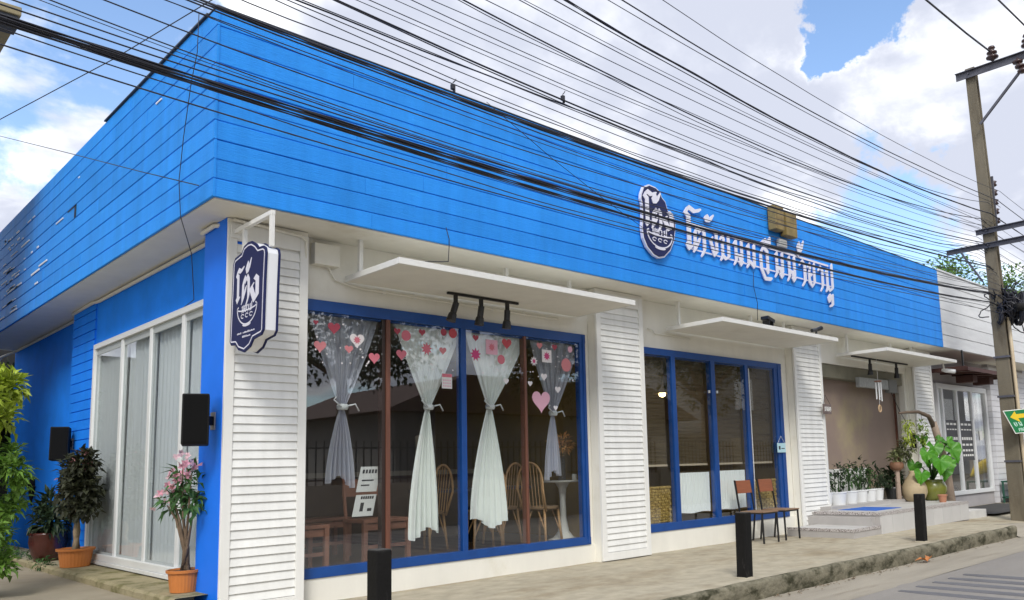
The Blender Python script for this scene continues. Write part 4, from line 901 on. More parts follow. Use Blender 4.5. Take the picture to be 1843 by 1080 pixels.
rattan_chair(7.25, 8.75, R_(190), 'rattan chair by the dark table behind the narrow brown mullion'); rattan_chair(7.55, 8.25, R_(100), 'rattan chair beside the white pedestal table')
reddish = mat('reddish_wood', (.36, .16, .10), .45, var=.2, vscale=6)
def wood_seat(x, y, w, d, label, back=False):
    C = thing('wooden_bench' if not back else 'wooden_chair', label, 'bench' if not back else 'chair', (x, y, .246)); z = .246
    build('seat', MB().box(x - w / 2, x + w / 2, y - d / 2, y + d / 2, z + .43, z + .47), reddish, C, bevel=.006)
    for a in (-1, 1):
        for b in (-1, 1): build('leg', MB().box(x + a * (w / 2 - .03) - .025, x + a * (w / 2 - .03) + .025, y + b * (d / 2 - .03) - .025, y + b * (d / 2 - .03) + .025, z, z + .43), reddish, C)
    build('rail', MB().box(x - w / 2 + .06, x + w / 2 - .06, y - d / 2 + .02, y - d / 2 + .04, z + .15, z + .19).box(x - w / 2 + .06, x + w / 2 - .06, y - d / 2 + .02, y - d / 2 + .04, z + .35, z + .42), reddish, C)
    if back:
        for a in (-1, 1): build('post', MB().tube([(x + a * (w / 2 - .03), y + d / 2 - .03, z + .4), (x + a * (w / 2 - .03), y + d / 2 + .02, z + .7), (x + a * (w / 2 - .05), y + d / 2 + .08, z + .98)], .022, 6), reddish, C)
        build('backrest', MB().box(x - w / 2 + .02, x + w / 2 - .02, y + d / 2 + .03, y + d / 2 + .055, z + .72, z + .92), reddish, C)
wood_seat(4.06, 8.2, .50, .42, 'reddish wooden stool tight behind the corner pillar edge of the window'); wood_seat(5.15, 8.45, .62, .46, 'reddish wooden chair behind the first brown mullion', True)
wood_seat(4.75, 9.3, .9, .4, 'long reddish wooden bench deeper inside behind the first pane')
DT = thing('dark_table', 'dark square table with blue grey top among the rattan chairs', 'table', (7.0, 9.3, .246))
build('top', MB().box(6.4, 8.0, 8.95, 9.7, .246 + .70, .246 + .74), mat('slate_top', (.08, .085, .13), .35), DT); build('leg', MB().box(7.1, 7.25, 9.25, 9.4, .246, .946), black_m, DT)
CT = thing('counter', 'long brown counter with a pale top rail across the room', 'counter', (6, 10.6, .246))
build('front', MB().box(3.6, 8.2, 10.55, 10.9, .246, 1.18), mat('brown_counter', (.16, .10, .07), .5, var=.1), CT); build('top', MB().box(3.55, 8.25, 10.45, 11.0, 1.18, 1.25), mat('pale_counter_top', (.42, .36, .28), .5), CT)
TT = thing('pedestal_table', 'small round white pedestal table at the far end of the wide window', 'table', (8.05, 8.3, .246))
TT.location.x = 7.98; ORG[TT.name] = TT.location.copy()
build('top', MB().lathe((7.98, 8.3, 1.03), [(.0, 0), (.25, .0), (.265, .012), (.25, .025), (0, .026)], 28), white, TT, smooth=False)
build('stem', MB().lathe((7.98, 8.3, .246), [(.22, 0), (.215, .012), (.14, .04), (.075, .12), (.045, .30), (.04, .55), (.055, .70), (.10, .775), (.12, .783)], 24), white, TT, smooth=True)
VS = thing('dried_flowers', 'dried orange flowers in a clear glass vase on the white pedestal table', 'flowers', (7.98, 8.3, 1.058))
build('vase', MB().lathe((7.98, 8.3, 1.058), [(.05, 0), (.055, .02), (.05, .2), (.045, .33)], 14), mat('smoky_glass', (.10, .11, .12), .1, alpha=.55), VS, smooth=True)
dm = MB(); rr = random.Random(5)
for i in range(150):
    d = Vector((rr.gauss(0, 1), rr.gauss(0, 1), rr.gauss(.3, .8))).normalized(); p = Vector((7.98, 8.3, 1.53)) + d * rr.uniform(.03, .15); dm.leaf(p, d, (rr.random(), rr.random(), 1), rr.uniform(.05, .10), .04)
build('blossoms', dm, mat('dried_orange', (.88, .46, .13), .8, island=.5), VS)
build('stem', MB().tube([(7.98, 8.3, 1.08), (7.97, 8.3, 1.45)], .008, 5).tube([(7.99, 8.31, 1.08), (8.03, 8.3, 1.45)], .006, 5), mat('dry_stem', (.2, .13, .05), .8), VS)
tag(build('tissue_holder', MB().lathe((8.12, 8.2, 1.058), [(.035, 0), (.035, .08), (.012, .081), (.012, .0)], 14), white, org=Vector((8.12, 8.2, 1.058))), 'small white paper roll on the white pedestal table', 'paper roll')
# notices on the first pane
paper = mat('notice_paper', (.72, .72, .70), .7); ink = mat('ink', (.03, .03, .035), .6)
for k, (x, z, w, h, lab) in enumerate(((4.60, 1.17, .24, .26, 'upper white notice card with bold heading propped behind the first pane'), (4.55, .90, .24, .22, 'lower white notice card with price blocks propped behind the first pane'))):
    Nn = thing('notice_card', lab, 'notice', (x, 7.72, z)); fn = lambda a, b, d, x=x, z=z: (x + a + b * .22, 7.72 - d, z + b)
    build('card', MB().prism([(-w / 2, -h / 2), (w / 2, -h / 2), (w / 2, h / 2), (-w / 2, h / 2)], fn, 0, .004), paper, Nn)
    pm_ = MB()
    if k == 0:
        for i in range(5): pm_.prism([(-.09 + i * .036, .06), (-.065 + i * .036, .06), (-.065 + i * .036, .10), (-.09 + i * .036, .10)], fn, .0042, .005)
        pm_.prism([(-.08, -.02), (.06, -.02), (.06, -.005), (-.08, -.005)], fn, .0042, .005).prism([(-.08, -.07), (.02, -.07), (.02, -.055), (-.08, -.055)], fn, .0042, .005)
    else:
        for i in range(6): pm_.prism([(-.06 + i * .026, .065), (-.04 + i * .026, .065), (-.04 + i * .026, .095), (-.06 + i * .026, .095)], fn, .0042, .005)
        pm_.prism([(-.05, -.06), (-.01, -.06), (-.01, .03), (-.05, .03)], fn, .0042, .005).prism([(.04, -.06), (.09, -.06), (.09, -.03), (.04, -.03)], fn, .0042, .005)
    build('print', pm_, ink, Nn)
YS = YW + .009      # outer face of the glass
def heart(w):
    p = []
    for k in range(28):
        t = 2 * math.pi * k / 28; p.append((16 * math.sin(t) ** 3 / 32 * w, (13 * math.cos(t) - 5 * math.cos(2 * t) - 2 * math.cos(3 * t) - math.cos(4 * t)) / 32 * w))
    return p
def star(w, n=9): return [(w / 2 * (1 if k % 2 == 0 else .55) * math.sin(math.pi * k / n), w / 2 * (1 if k % 2 == 0 else .55) * math.cos(math.pi * k / n)) for k in range(2 * n)]
def disc(w): return [(w / 2 * math.sin(6.283 * k / 20), w / 2 * math.cos(6.283 * k / 20)) for k in range(20)]
pk = {'pink': mat('pink_paper', (.62, .17, .22), .7), 'dark': mat('dark_pink_paper', (.36, .055, .085), .7), 'salmon': mat('salmon_paper', (.62, .22, .24), .7), 'white': mat('white_heart_paper', (.78, .74, .75), .7), 'pale': mat('pale_pink_paper', (.72, .40, .50), .7), 'red': mat('red_paper', (.50, .07, .09), .7), 'bow': mat('magenta_paper', (.55, .06, .20), .7)}
def sticker(name, shape, x, z, w, col, label, cat, inner=None, rot=0):
    ca, sa = math.cos(R_(rot)), math.sin(R_(rot)); fn = lambda a, b, d: (x + a * ca - b * sa, YS - d, z + a * sa + b * ca)
    if not inner:
        return tag(build(name, MB().prism(shape, fn, .0006, .0022), pk[col], org=Vector((x, YS, z))), label, cat)
    o = thing(name, label, cat, (x, YS, z)); build('card', MB().prism(shape, fn, .0006, .0022), pk[col], o); build('motif', MB().prism(inner[0], fn, .0024, .0036), pk[inner[1]], o); return o
sticker('paper_heart', heart(0.055), 3.925, 2.757, 0.055, 'dark', 'small dark pink paper heart cut off by the corner pillar edge', 'paper heart', None)
sticker('paper_heart', heart(0.139), 4.125, 2.720, 0.139, 'dark', 'dark pink paper heart at the top of the first pane', 'paper heart', None)
sticker('paper_heart', heart(0.135), 3.973, 2.518, 0.135, 'salmon', 'salmon paper heart low beside the corner pillar on the first pane', 'paper heart', None)
sticker('gift_heart', heart(0.169), 4.390, 2.617, 0.169, 'white', 'white paper heart with a pink bow on the first pane', 'paper heart', (star(0.093), 'pink'))
sticker('paper_heart', heart(0.096), 4.297, 2.515, 0.096, 'salmon', 'small salmon paper heart just below the white bow heart', 'paper heart', None)
sticker('paper_heart', heart(0.133), 4.595, 2.444, 0.133, 'pink', 'pink paper heart beside the first brown mullion on the first pane', 'paper heart', None)
sticker('paper_heart', heart(0.083), 4.879, 2.759, 0.083, 'dark', 'small dark paper heart near the top corner of the second pane by the brown mullion', 'paper heart', None)
sticker('paper_dot', disc(0.12), 4.992, 2.720, 0.12, 'pink', 'round pink paper dot on the second pane', 'paper dot', None)
sticker('paper_heart', heart(0.087), 5.201, 2.777, 0.087, 'dark', 'small dark paper heart at the top middle of the second pane', 'paper heart', None)
sticker('paper_dot', disc(0.082), 5.495, 2.805, 0.082, 'dark', 'round dark red paper dot near the wide blue mullion on the second pane', 'paper dot', None)
sticker('paper_dot', disc(0.114), 5.624, 2.805, 0.114, 'red', 'round red paper dot touching the wide blue mullion', 'paper dot', None)
sticker('paper_bow', star(0.152), 5.262, 2.594, 0.152, 'pink', 'pink paper bow in the middle of the second pane', 'paper bow', None)
sticker('paper_heart', heart(0.097), 5.482, 2.592, 0.097, 'salmon', 'small salmon paper heart at the curtain edge of the second pane', 'paper heart', None)
sticker('paper_heart', heart(0.132), 4.932, 2.506, 0.132, 'pink', 'pink paper heart low beside the first brown mullion on the second pane', 'paper heart', None)
sticker('paper_heart', heart(0.087), 5.955, 2.783, 0.087, 'dark', 'small dark paper heart at the top of the third pane by the blue mullion', 'paper heart', None)
sticker('paper_bow', star(0.165), 5.952, 2.583, 0.165, 'bow', 'magenta paper bow on the third pane beside the blue mullion', 'paper bow', None)
sticker('gift_square', [(-0.089,-0.089),(0.089,-0.089),(0.089,0.089),(-0.089,0.089)], 6.197, 2.690, 0.178, 'pale', 'square pink paper gift with a bow on the third pane', 'paper gift', (star(0.107), 'pink'))
sticker('paper_heart', heart(0.15), 6.433, 2.757, 0.15, 'red', 'red paper heart on the third pane', 'paper heart', None)
sticker('paper_dot', disc(0.115), 6.341, 2.552, 0.115, 'pink', 'round pink paper dot low on the third pane', 'paper dot', None)
sticker('paper_heart', heart(0.082), 6.414, 2.292, 0.082, 'white', 'tiny white paper heart at the curtain edge of the third pane', 'paper heart', None)
sticker('paper_bow', star(0.131), 6.875, 2.569, 0.131, 'white', 'pale paper bow on the fourth pane beside the narrow brown mullion', 'paper bow', (star(0.066), 'bow'))
sticker('paper_heart', heart(0.097), 6.976, 2.776, 0.097, 'salmon', 'small salmon paper heart at the top of the fourth pane', 'paper heart', None)
sticker('gift_square', [(-0.081,-0.081),(0.081,-0.081),(0.081,0.081),(-0.081,0.081)], 7.097, 2.649, 0.161, 'white', 'square white paper gift with a magenta bow on the fourth pane', 'paper gift', (star(0.121), 'bow'))
sticker('paper_heart', heart(0.091), 7.238, 2.776, 0.091, 'dark', 'small dark paper heart near the white gift on the fourth pane', 'paper heart', None)
sticker('paper_balloon', disc(0.176), 7.440, 2.558, 0.176, 'salmon', 'salmon paper balloon on the fourth pane near its blue end frame', 'paper balloon', None)
sticker('paper_dot', disc(0.084), 7.519, 2.770, 0.084, 'pale', 'small pale paper dot above the salmon balloon', 'paper dot', None)
sticker('paper_heart', heart(0.106), 7.040, 2.382, 0.106, 'white', 'white paper heart above the big pink heart', 'paper heart', None)
sticker('paper_heart', heart(0.077), 6.802, 2.284, 0.077, 'white', 'tiny white paper heart beside the narrow brown mullion on the fourth pane', 'paper heart', None)
sticker('paper_heart', heart(0.099), 7.278, 2.230, 0.099, 'white', 'small white paper heart to one side of the big pink heart', 'paper heart', None)
sticker('paper_heart', heart(0.306), 6.983, 2.076, 0.306, 'pale', 'big pale pink paper heart on the fourth pane', 'paper heart', None)
sticker('paper_heart', heart(0.072), 7.231, 1.992, 0.072, 'white', 'tiny white paper heart below and beside the big pink heart', 'paper heart', None)
cf = MB(); rr = random.Random(9)
for x0, x1 in ((3.85, 4.6), (4.85, 5.65), (5.85, 6.65), (6.8, 7.6)):
    for k in range(17):
        x = rr.uniform(x0, x1); z = rr.uniform(2.35, 2.8); r = rr.uniform(.007, .013); cf.prism([(r * math.sin(a), r * math.cos(a)) for a in (0, 1.05, 2.1, 3.14, 4.2, 5.2)], lambda a, b, d: (x + a, YS - d, z + b), .0006, .0016)
tag(build('confetti_dots', cf, pk['white'], kind='stuff'), 'scatter of tiny white paper dots stuck among the hearts on the glass', 'confetti')
CL = thing('paper_calendar', 'small white paper calendar with red rings stuck in the second pane', 'calendar', (5.53, YS, 2.24))
build('card', MB().box(5.465, 5.605, YS - .003, YS - .0006, 2.16, 2.33), paper, CL); build('header', MB().box(5.467, 5.603, YS - .0042, YS - .0031, 2.29, 2.328), pk['pink'], CL)
cg = MB()
for i in range(4):
    for j in range(3): cg.box(5.48 + i * .03, 5.497 + i * .03, YS - .0042, YS - .0031, 2.18 + j * .033, 2.197 + j * .033)
build('print', cg, pk['pale'], CL)
HT = thing('hanging_tag', 'pale blue hanging door tag on the blue end frame of the second window', 'tag', (12.5, 7.57, 1.42))
build('plate', MB().box(12.38, 12.64, 7.556, 7.566, 1.38, 1.54), mat('pale_blue_tag', (.45, .68, .74), .5), HT, bevel=.003); build('string', MB().tube([(12.40, 7.56, 1.54), (12.51, 7.56, 1.66), (12.62, 7.56, 1.54)], .003, 4), white, HT)
build('print', MB().box(12.42, 12.47, 7.554, 7.5558, 1.43, 1.49).box(12.5, 12.6, 7.554, 7.5558, 1.44, 1.455), ink, HT)
tag(build('door_handle_set', MB().box(10.50, 10.53, 7.565, 7.586, 2.32, 2.36).box(10.76, 10.79, 7.6, 7.62, 2.33, 2.37), white_al, org=Vector((10.6, 7.58, 2.3))), 'pair of little white latches beside the middle mullion of the second window', 'latch')
# ================================================================== speakers
def speaker(loc, yaw, label, mx_):
    P = thing('wall_speaker', label, 'speaker', loc, 'black loudspeakers on the blue side wall'); M = Matrix.Rotation(R_(yaw), 3, 'Z') @ Matrix.Rotation(R_(-3), 3, 'X'); c = Vector(loc)
    build('cabinet', MB().obox(c, (.22, .20, .45), M), black, P, bevel=.012)
    build('grille', MB().obox(c + M @ Vector((0, -.103, 0)), (.19, .008, .42), M), mat('speaker_grille', (.008, .008, .008), .95, spec=.1), P)
    build('arm', MB().beam(c, (mx_, c.y + .10, c.z), .05, .08), black_m, P); build('wall_plate', MB().obox((mx_ - .006, c.y + .10, c.z), (.014, .09, .16)), mat('grey_metal', (.3, .3, .32), .4), P)
speaker((2.76, 7.55, 1.745), -22, 'black loudspeaker bracketed to the blue corner column', 2.956)
speaker((2.93, 12.85, 1.74), -22, 'black loudspeaker bracketed to the boarded blue pier', 3.10)
# ================================================================== bollards
bol_m = mat('black_bollard_paint', (.008, .0075, .007), .75, var=.3, vscale=6, col2=(.030, .028, .026), c2lo=.58, c2hi=.72, c2scale=14, stretch=(1, 1, .4), bump=.2, bscale=25, spec=.2)
bt = mat('lighter_bollard_top', (.05, .048, .045), .7, var=.3, vscale=9)  # cap in a lighter tone than the post
for x, y, lean, lab in ((3.218, 5.25, (0, 0), 'square black bollard in front of the curtained window'), (7.675, 5.18, (.006, -.01), 'square black bollard in front of the two chairs'), (12.31, 5.19, (.02, .0), 'slightly leaning square black bollard in front of the entrance platform')):
    b = thing('bollard', lab, 'bollard', (x, y, 0), 'black square bollards along the kerb'); h = .69; w = .064
    m = MB().add([(x + a * w, y + c * w, -.02) for a, c in ((-1, -1), (1, -1), (1, 1), (-1, 1))] + [(x + a * w + lean[0] * 2, y + c * w + lean[1], h) for a, c in ((-1, -1), (1, -1), (1, 1), (-1, 1))], [(0, 1, 5, 4), (1, 2, 6, 5), (2, 3, 7, 6), (3, 0, 4, 7), (0, 3, 2, 1), (4, 5, 6, 7)])
    build('post', m, bol_m, b, bevel=.009); build('top', MB().box(x - w + .006 + lean[0] * 2, x + w - .006 + lean[0] * 2, y - w + .006 + lean[1], y + w - .006 + lean[1], h - .002, h + .004), bt, b)
    build('footing', MB().lathe((x, y, -.03), [(.12, 0), (.11, .034), (.075, .042)], 10), concrete, b)
# ================================================================== two chairs outside
wood_b = mat('varnished_wood', (.27, .085, .035), .4, var=.2, vscale=8, stretch=(.5, 1, 6)); wood_s = mat('worn_seat_wood', (.24, .15, .09), .55, var=.2, vscale=8)
def cafe_chair(x, y, label):
    C = thing('steel_chair', label, 'chair', (x, y, 0), 'wooden steel framed chairs on the pavement')
    w, d, hs, hb = .41, .40, .45, .955; t = .011
    F = lambda a, b, z: (x + a, y + b, z)
    for a in (-w / 2, w / 2):
        build('leg', MB().beam(F(a, 0, .0), F(a, .01, hs), .022), black_m, C)
        build('leg', MB().beam(F(a, d + .06, .0), F(a, d, hs), .022), black_m, C)
        build('back_post', MB().beam(F(a, d, hs - .02), F(a, d + .075, hb), .022), black_m, C)
    build('seat_frame', MB().beam(F(-w / 2, 0, hs), F(w / 2, 0, hs), .02).beam(F(-w / 2, d, hs), F(w / 2, d, hs), .02).beam(F(-w / 2, 0, hs), F(-w / 2, d, hs), .02).beam(F(w / 2, 0, hs), F(w / 2, d, hs), .02), black_m, C)
    build('seat', MB().box(x - w / 2 - .01, x + w / 2 + .01, y - .02, y + d + .0, hs + .012, hs + .030), wood_s, C, bevel=.004)
    build('backrest', MB().obox((x, y + d + .048, hb - .105), (w - .025, .016, .20), Matrix.Rotation(R_(-8), 3, 'X')), wood_b, C, bevel=.004)
cafe_chair(11.105, 6.98, 'steel framed wooden chair right behind the bollard, the one nearer the second louvred pillar'); cafe_chair(11.765, 7.0, 'steel framed wooden chair nearer the tiled steps')
# ================================================================== plants
def foliage(mb, clumps, n, l, w, seed, droop=.25, inner=.35):
    rr = random.Random(seed)
    tot_ = sum(c[1] for c in clumps)
    for c, r in clumps:
        for _ in range(int(n * r / tot_)):
            d = Vector((rr.gauss(0, 1), rr.gauss(0, 1), rr.gauss(0, 1))).normalized(); p = Vector(c) + d * r * rr.uniform(inner, 1)
            dd = (d + Vector((rr.gauss(0, .45), rr.gauss(0, .45), rr.gauss(.1, .45)))).normalized()
            mb.leaf(p, dd, (rr.gauss(0, .3), rr.gauss(0, .3), 1), l * rr.uniform(.6, 1.25), w * rr.uniform(.7, 1.2), .22, droop)
    return mb
def leaf_mat(name, col, isl=.45, tr=.25): return mat(name, col, .5, island=isl, trans=tr, spec=.4)
g_dark = leaf_mat('dark_leaf', (.028, .05, .02)); g_mid = leaf_mat('mid_leaf', (.05, .11, .028)); g_bright = leaf_mat('bright_leaf', (.20, .30, .035), .5, .3); g_fresh = mat('fresh_leaf', (.075, .27, .02), .42, col2=(.17, .40, .05), c2lo=.45, c2hi=.75, c2scale=7, rand=.25, trans=.25, spec=.45); g_yel = leaf_mat('yellow_green_leaf', (.38, .47, .05), .4, .3)
bark = mat('brown_bark', (.16, .11, .07), .9, var=.3, vscale=14, bump=.6, bscale=50); soil = mat('soil', (.035, .025, .018), .95)
terra = mat('orange_plastic_pot', (.56, .19, .045), .5, var=.08, vscale=4)
def ribbed_pot(P, x, y, z, r, h, m, ribs=28):
    b = MB(); pr = [(.74, 0), (.80, .35), (.88, .86), (1.0, .87), (1.02, .99), (.94, 1.0), (.9, .9)]; n = ribs * 2; o = 0; vs = []; fs = []
    for j, (q, t) in enumerate(pr):
        for k in range(n):
            a = 6.28318 * k / n; rr_ = r * q * (1 + (.018 if k % 2 and j < 3 else 0)); vs.append((x + rr_ * math.cos(a), y + rr_ * math.sin(a), z + h * t))
    for j in range(len(pr) - 1):
        for k in range(n): fs.append((j * n + k, j * n + (k + 1) % n, (j + 1) * n + (k + 1) % n, (j + 1) * n + k))
    fs.append(tuple(reversed(range(n))))
    build('pot', b.add(vs, fs), m, P); build('soil', MB().lathe((x, y, z + h * .86), [(r * .9, 0), (r * .9, .01), (0, .02)], 20), soil, P)
# pink adenium
A = thing('flowering_pot_plant', 'pink flowering desert rose with bare trunks in an orange pot by the corner column', 'potted plant', (2.885, 8.05, .205)); x, y = 2.885, 8.05
ribbed_pot(A, x, y, .205, .155, .20, terra)
tips = [(-.02, .30, 1.06), (.02, .22, 1.20), (-.03, .05, 1.36), (.0, -.10, 1.28), (.03, -.20, 1.12), (-.05, .36, .98)]
for k, t in enumerate(tips):
    bx = rnd.uniform(-.03, .03); m = MB().tube([(x + bx, y + rnd.uniform(-.05, .05), .38), (x + bx + t[0] * .3, y + t[1] * .12 + (.04 if k % 2 else -.03), .60), (x + t[0] * .6, y + t[1] * .45, .85), (x + t[0], y + t[1], t[2])], [.020, .016, .011, .006], 7)
    build('trunk', m, bark, A, smooth=True)
build('foliage', foliage(MB(), [((x, y + .33, .98), .13), ((x + .02, y + .18, 1.10), .13), ((x, y - .12, 1.12), .15), ((x, y + .05, 1.24), .11), ((x - .03, y - .2, 1.0), .12)], 190, .13, .045, 21, .35), leaf_mat('adenium_leaf', (.05, .13, .03)), A)
def blossoms(P, pts, n, r, mts, size, seed):
    rr = random.Random(seed)
    for i, c in enumerate(pts):
        b = MB()
        for _ in range(n):
            q = Vector(c) + Vector((rr.gauss(0, r), rr.gauss(0, r), rr.gauss(0, r * .8))); nn = Vector((rr.gauss(-.6, .5), rr.gauss(-.6, .5), rr.gauss(.3, .5))).normalized(); t = nn.cross(Vector((0, 0, 1))).normalized(); bt_ = nn.cross(t)
            for k in range(5):
                a = 6.283 * k / 5 + rr.random(); d = t * math.cos(a) + bt_ * math.sin(a) + nn * .35; b.leaf(q, d, nn, size, size * .75, .1, .1)
        build('blossom', b, mts[i % len(mts)], P)
pk1 = leaf_mat('pink_petal', (.74, .36, .44), .35); pk2 = leaf_mat('pale_petal', (.82, .58, .62), .3)
blossoms(A, [(x - .02, y + .30, 1.10), (x - .03, y + .20, 1.22), (x, y + .08, 1.30), (x, y - .02, 1.42), (x, y - .12, 1.36), (x - .04, y + .36, 1.02), (x - .05, y + .12, 1.16)], 8, .05, (pk1, pk2), .042, 31)
# bougainvillea by the pier
Bg = thing('bushy_pot_plant', 'dark bushy shrub with dusty pink tips in an orange pot by the boarded pier', 'potted plant', (2.87, 11.6, .205)); x, y = 2.87, 11.6
ribbed_pot(Bg, x, y, .205, .21, .22, terra)
for k in range(3): build('trunk', MB().tube([(x + .03 * (k - 1), y + .06 * (k - 1), .40), (x + .02 * (1 - k), y - .03 * (k - 1), .62), (x + .03 * (k - 1), y + .08 * (k - 1), .95)], [.035, .03, .02], 7), mat('pale_bark', (.33, .25, .16), .9, var=.25, vscale=12), Bg, smooth=True)
build('foliage', foliage(MB(), [((x, y, 1.05), .26), ((x, y + .22, 1.0), .2), ((x, y - .22, 1.1), .2), ((x - .03, y - .1, 1.34), .22), ((x, y - .22, 1.46), .15), ((x, y + .2, 1.38), .17), ((x, y + .1, 1.25), .18), ((x, y - .3, .92), .15)], 1500, .10, .065, 22), leaf_mat('dusk_leaf', (.045, .05, .026)), Bg)
build('blossom', foliage(MB(), [((x - .05, y + .3, 1.22), .12), ((x - .05, y - .2, 1.48), .12), ((x - .05, y + .34, 1.1), .1)], 90, .06, .05, 23), leaf_mat('dusty_pink_bract', (.36, .17, .17)), Bg)
# maroon pot
Mp = thing('maroon_pot_plant', 'spiky leaved plant in a big dark maroon glazed jar against the side wall', 'potted plant', (2.85, 12.85, .205)); x, y = 2.85, 12.85
build('pot', MB().lathe((x, y, .20), [(.15, 0), (.19, .09), (.225, .24), (.22, .33), (.235, .35), (.225, .375), (.2, .36), (.0, .33)], 28), mat('maroon_glaze', (.055, .014, .010), .2, spec=.6, var=.3, vscale=5), Mp, smooth=True)
build('foliage', foliage(MB(), [((x, y, .72), .20), ((x, y + .12, .68), .16), ((x, y - .14, .70), .16), ((x, y, .92), .14)], 420, .17, .055, 24, .2), g_dark, Mp)
for k, (dx, dy, h) in enumerate(((.0, -.25, 1.10), (.02, .05, 1.2), (-.03, -.1, 1.02), (0, .2, .98))): build('leaf', MB().tube([(x, y, .55), (x + dx * .5, y + dy * .6, .85), (x + dx, y + dy, h)], [.022, .018, .003], 5), g_dark, Mp, smooth=True)
# wall lizard ornament
LZ = thing('wall_ornament', 'small dark lizard shaped ornament fixed on the blue side wall', 'ornament', (3.22, 15.7, 1.1))
build('body', MB().tube([(3.22, 15.7, 1.32), (3.215, 15.72, 1.24), (3.215, 15.7, 1.10), (3.22, 15.75, .95), (3.22, 15.7, .86)], [.02, .06, .05, .02, .006], 8), black, LZ, smooth=True)
for s_ in (-1, 1):
    for z_ in (1.19, 1.06): build('leg', MB().tube([(3.22, 15.7, z_), (3.23, 15.7 + s_ * .13, z_ - .03)], .013, 5), black, LZ)
# big shrub at the left edge; lower leaves' shade is put into their colour
SH = thing('yellow_green_shrub', 'tall shrub with glossy yellow green leaves in a black pot on the side yard', 'potted plant', (1.52, 9.9, .12)); x, y = 1.52, 9.9
build('pot', MB().lathe((x, y, .12), [(.17, 0), (.22, .26), (.235, .27), (.235, .30), (.2, .3), (0, .27)], 22), mat('black_plastic_pot', (.015, .015, .015), .4), SH, smooth=False)
for k, (dx, dy, h) in enumerate(((.05, 0, 2.3), (.2, -.05, 1.6), (-.1, .1, 2.0), (.12, .1, 1.2), (.22, 0, 1.95))): build('trunk', MB().tube([(x + dx * .1, y + dy * .2, .38), (x + dx * .5, y + dy, .38 + h * .4), (x + dx, y + dy, h)], [.03, .022, .008], 7), bark, SH, smooth=True)
cr = random.Random(77)
top = [((x + cr.uniform(-.35, .30), y + cr.uniform(-.3, .3), cr.uniform(1.7, 2.4)), cr.uniform(.10, .17)) for _ in range(14)]
low = [((x + cr.uniform(-.2, .46), y + cr.uniform(-.3, .3), cr.uniform(.35, 1.6)), cr.uniform(.09, .15)) for _ in range(26)]
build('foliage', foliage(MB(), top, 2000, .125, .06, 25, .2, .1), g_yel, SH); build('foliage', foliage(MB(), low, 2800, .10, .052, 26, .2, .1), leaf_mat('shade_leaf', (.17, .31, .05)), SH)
# dark growth behind it
DB = thing('dark_shrub', 'dark leafy shrub beyond the end of the blue side wall', 'shrub', (2.7, 18.5, 0))
build('foliage', foliage(MB(), [((2.7 + cr.uniform(-.9, .7), 18.5 + cr.uniform(-.3, .5), cr.uniform(.4, 3.6)), cr.uniform(.35, .6)) for _ in range(24)], 2600, .22, .11, 27), g_dark, DB); build('trunk', MB().tube([(2.7, 18.5, 0), (2.7, 18.5, 2.5)], .06, 7), bark, DB)
tag(build('added_backdrop_wall', MB().box(-4, 6, 19.6, 19.8, 0, 3.9), mat('backdrop_shade', (.06, .06, .06), .8)), 'dark backdrop wall added behind the shrub at the yard end', 'wall')  # added dark sheet; shade past the wall end put into its colour
tag(build('weeds', foliage(MB(), [((2.72 + cr.uniform(-.06, .05), cr.uniform(12, 16.5), .21), .05) for _ in range(24)], 260, .10, .03, 28), g_mid, kind='stuff'), 'low weeds along the mossy ledge of the side wall', 'weeds')
# trees beyond the neighbouring shop
def tree(loc, h, r, label, seed, m, n=2600):
    T = thing('tree', label, 'tree', loc); rr = random.Random(seed); x, y, z = loc
    build('trunk', MB().tube([(x, y, z), (x + .2, y, z + h * .4), (x, y, z + h * .75)], [.28, .2, .1], 8), bark, T, smooth=True)
    cls = []
    for _ in range(26):
        d = Vector((rr.gauss(0, 1), rr.gauss(0, 1), rr.gauss(0, .8))).normalized() * rr.uniform(.3, 1); cls.append(((x + d.x * r, y + d.y * r, z + h * .72 + d.z * r * .7), r * rr.uniform(.22, .42)))
        if rr.random() < .4: build('limb', MB().tube([(x, y, z + h * .5), cls[-1][0]], [.07, .02], 5), bark, T)
    build('crown', foliage(MB(), cls, n * 2, .22, .15, seed, .2), m, T)
tr_l = leaf_mat('tree_leaf', (.14, .25, .05)); tr_d = leaf_mat('tree_leaf_dark', (.11, .22, .045))
tree((46.5, 17.5, -.3), 11.6, 4.4, 'green leafy tree showing over the grey shop roof just before the pole', 51, tr_l, 12000); tree((56, 15.5, -.3), 12.0, 4.6, 'larger green tree behind the pole at the end of the street', 52, tr_d, 12000)
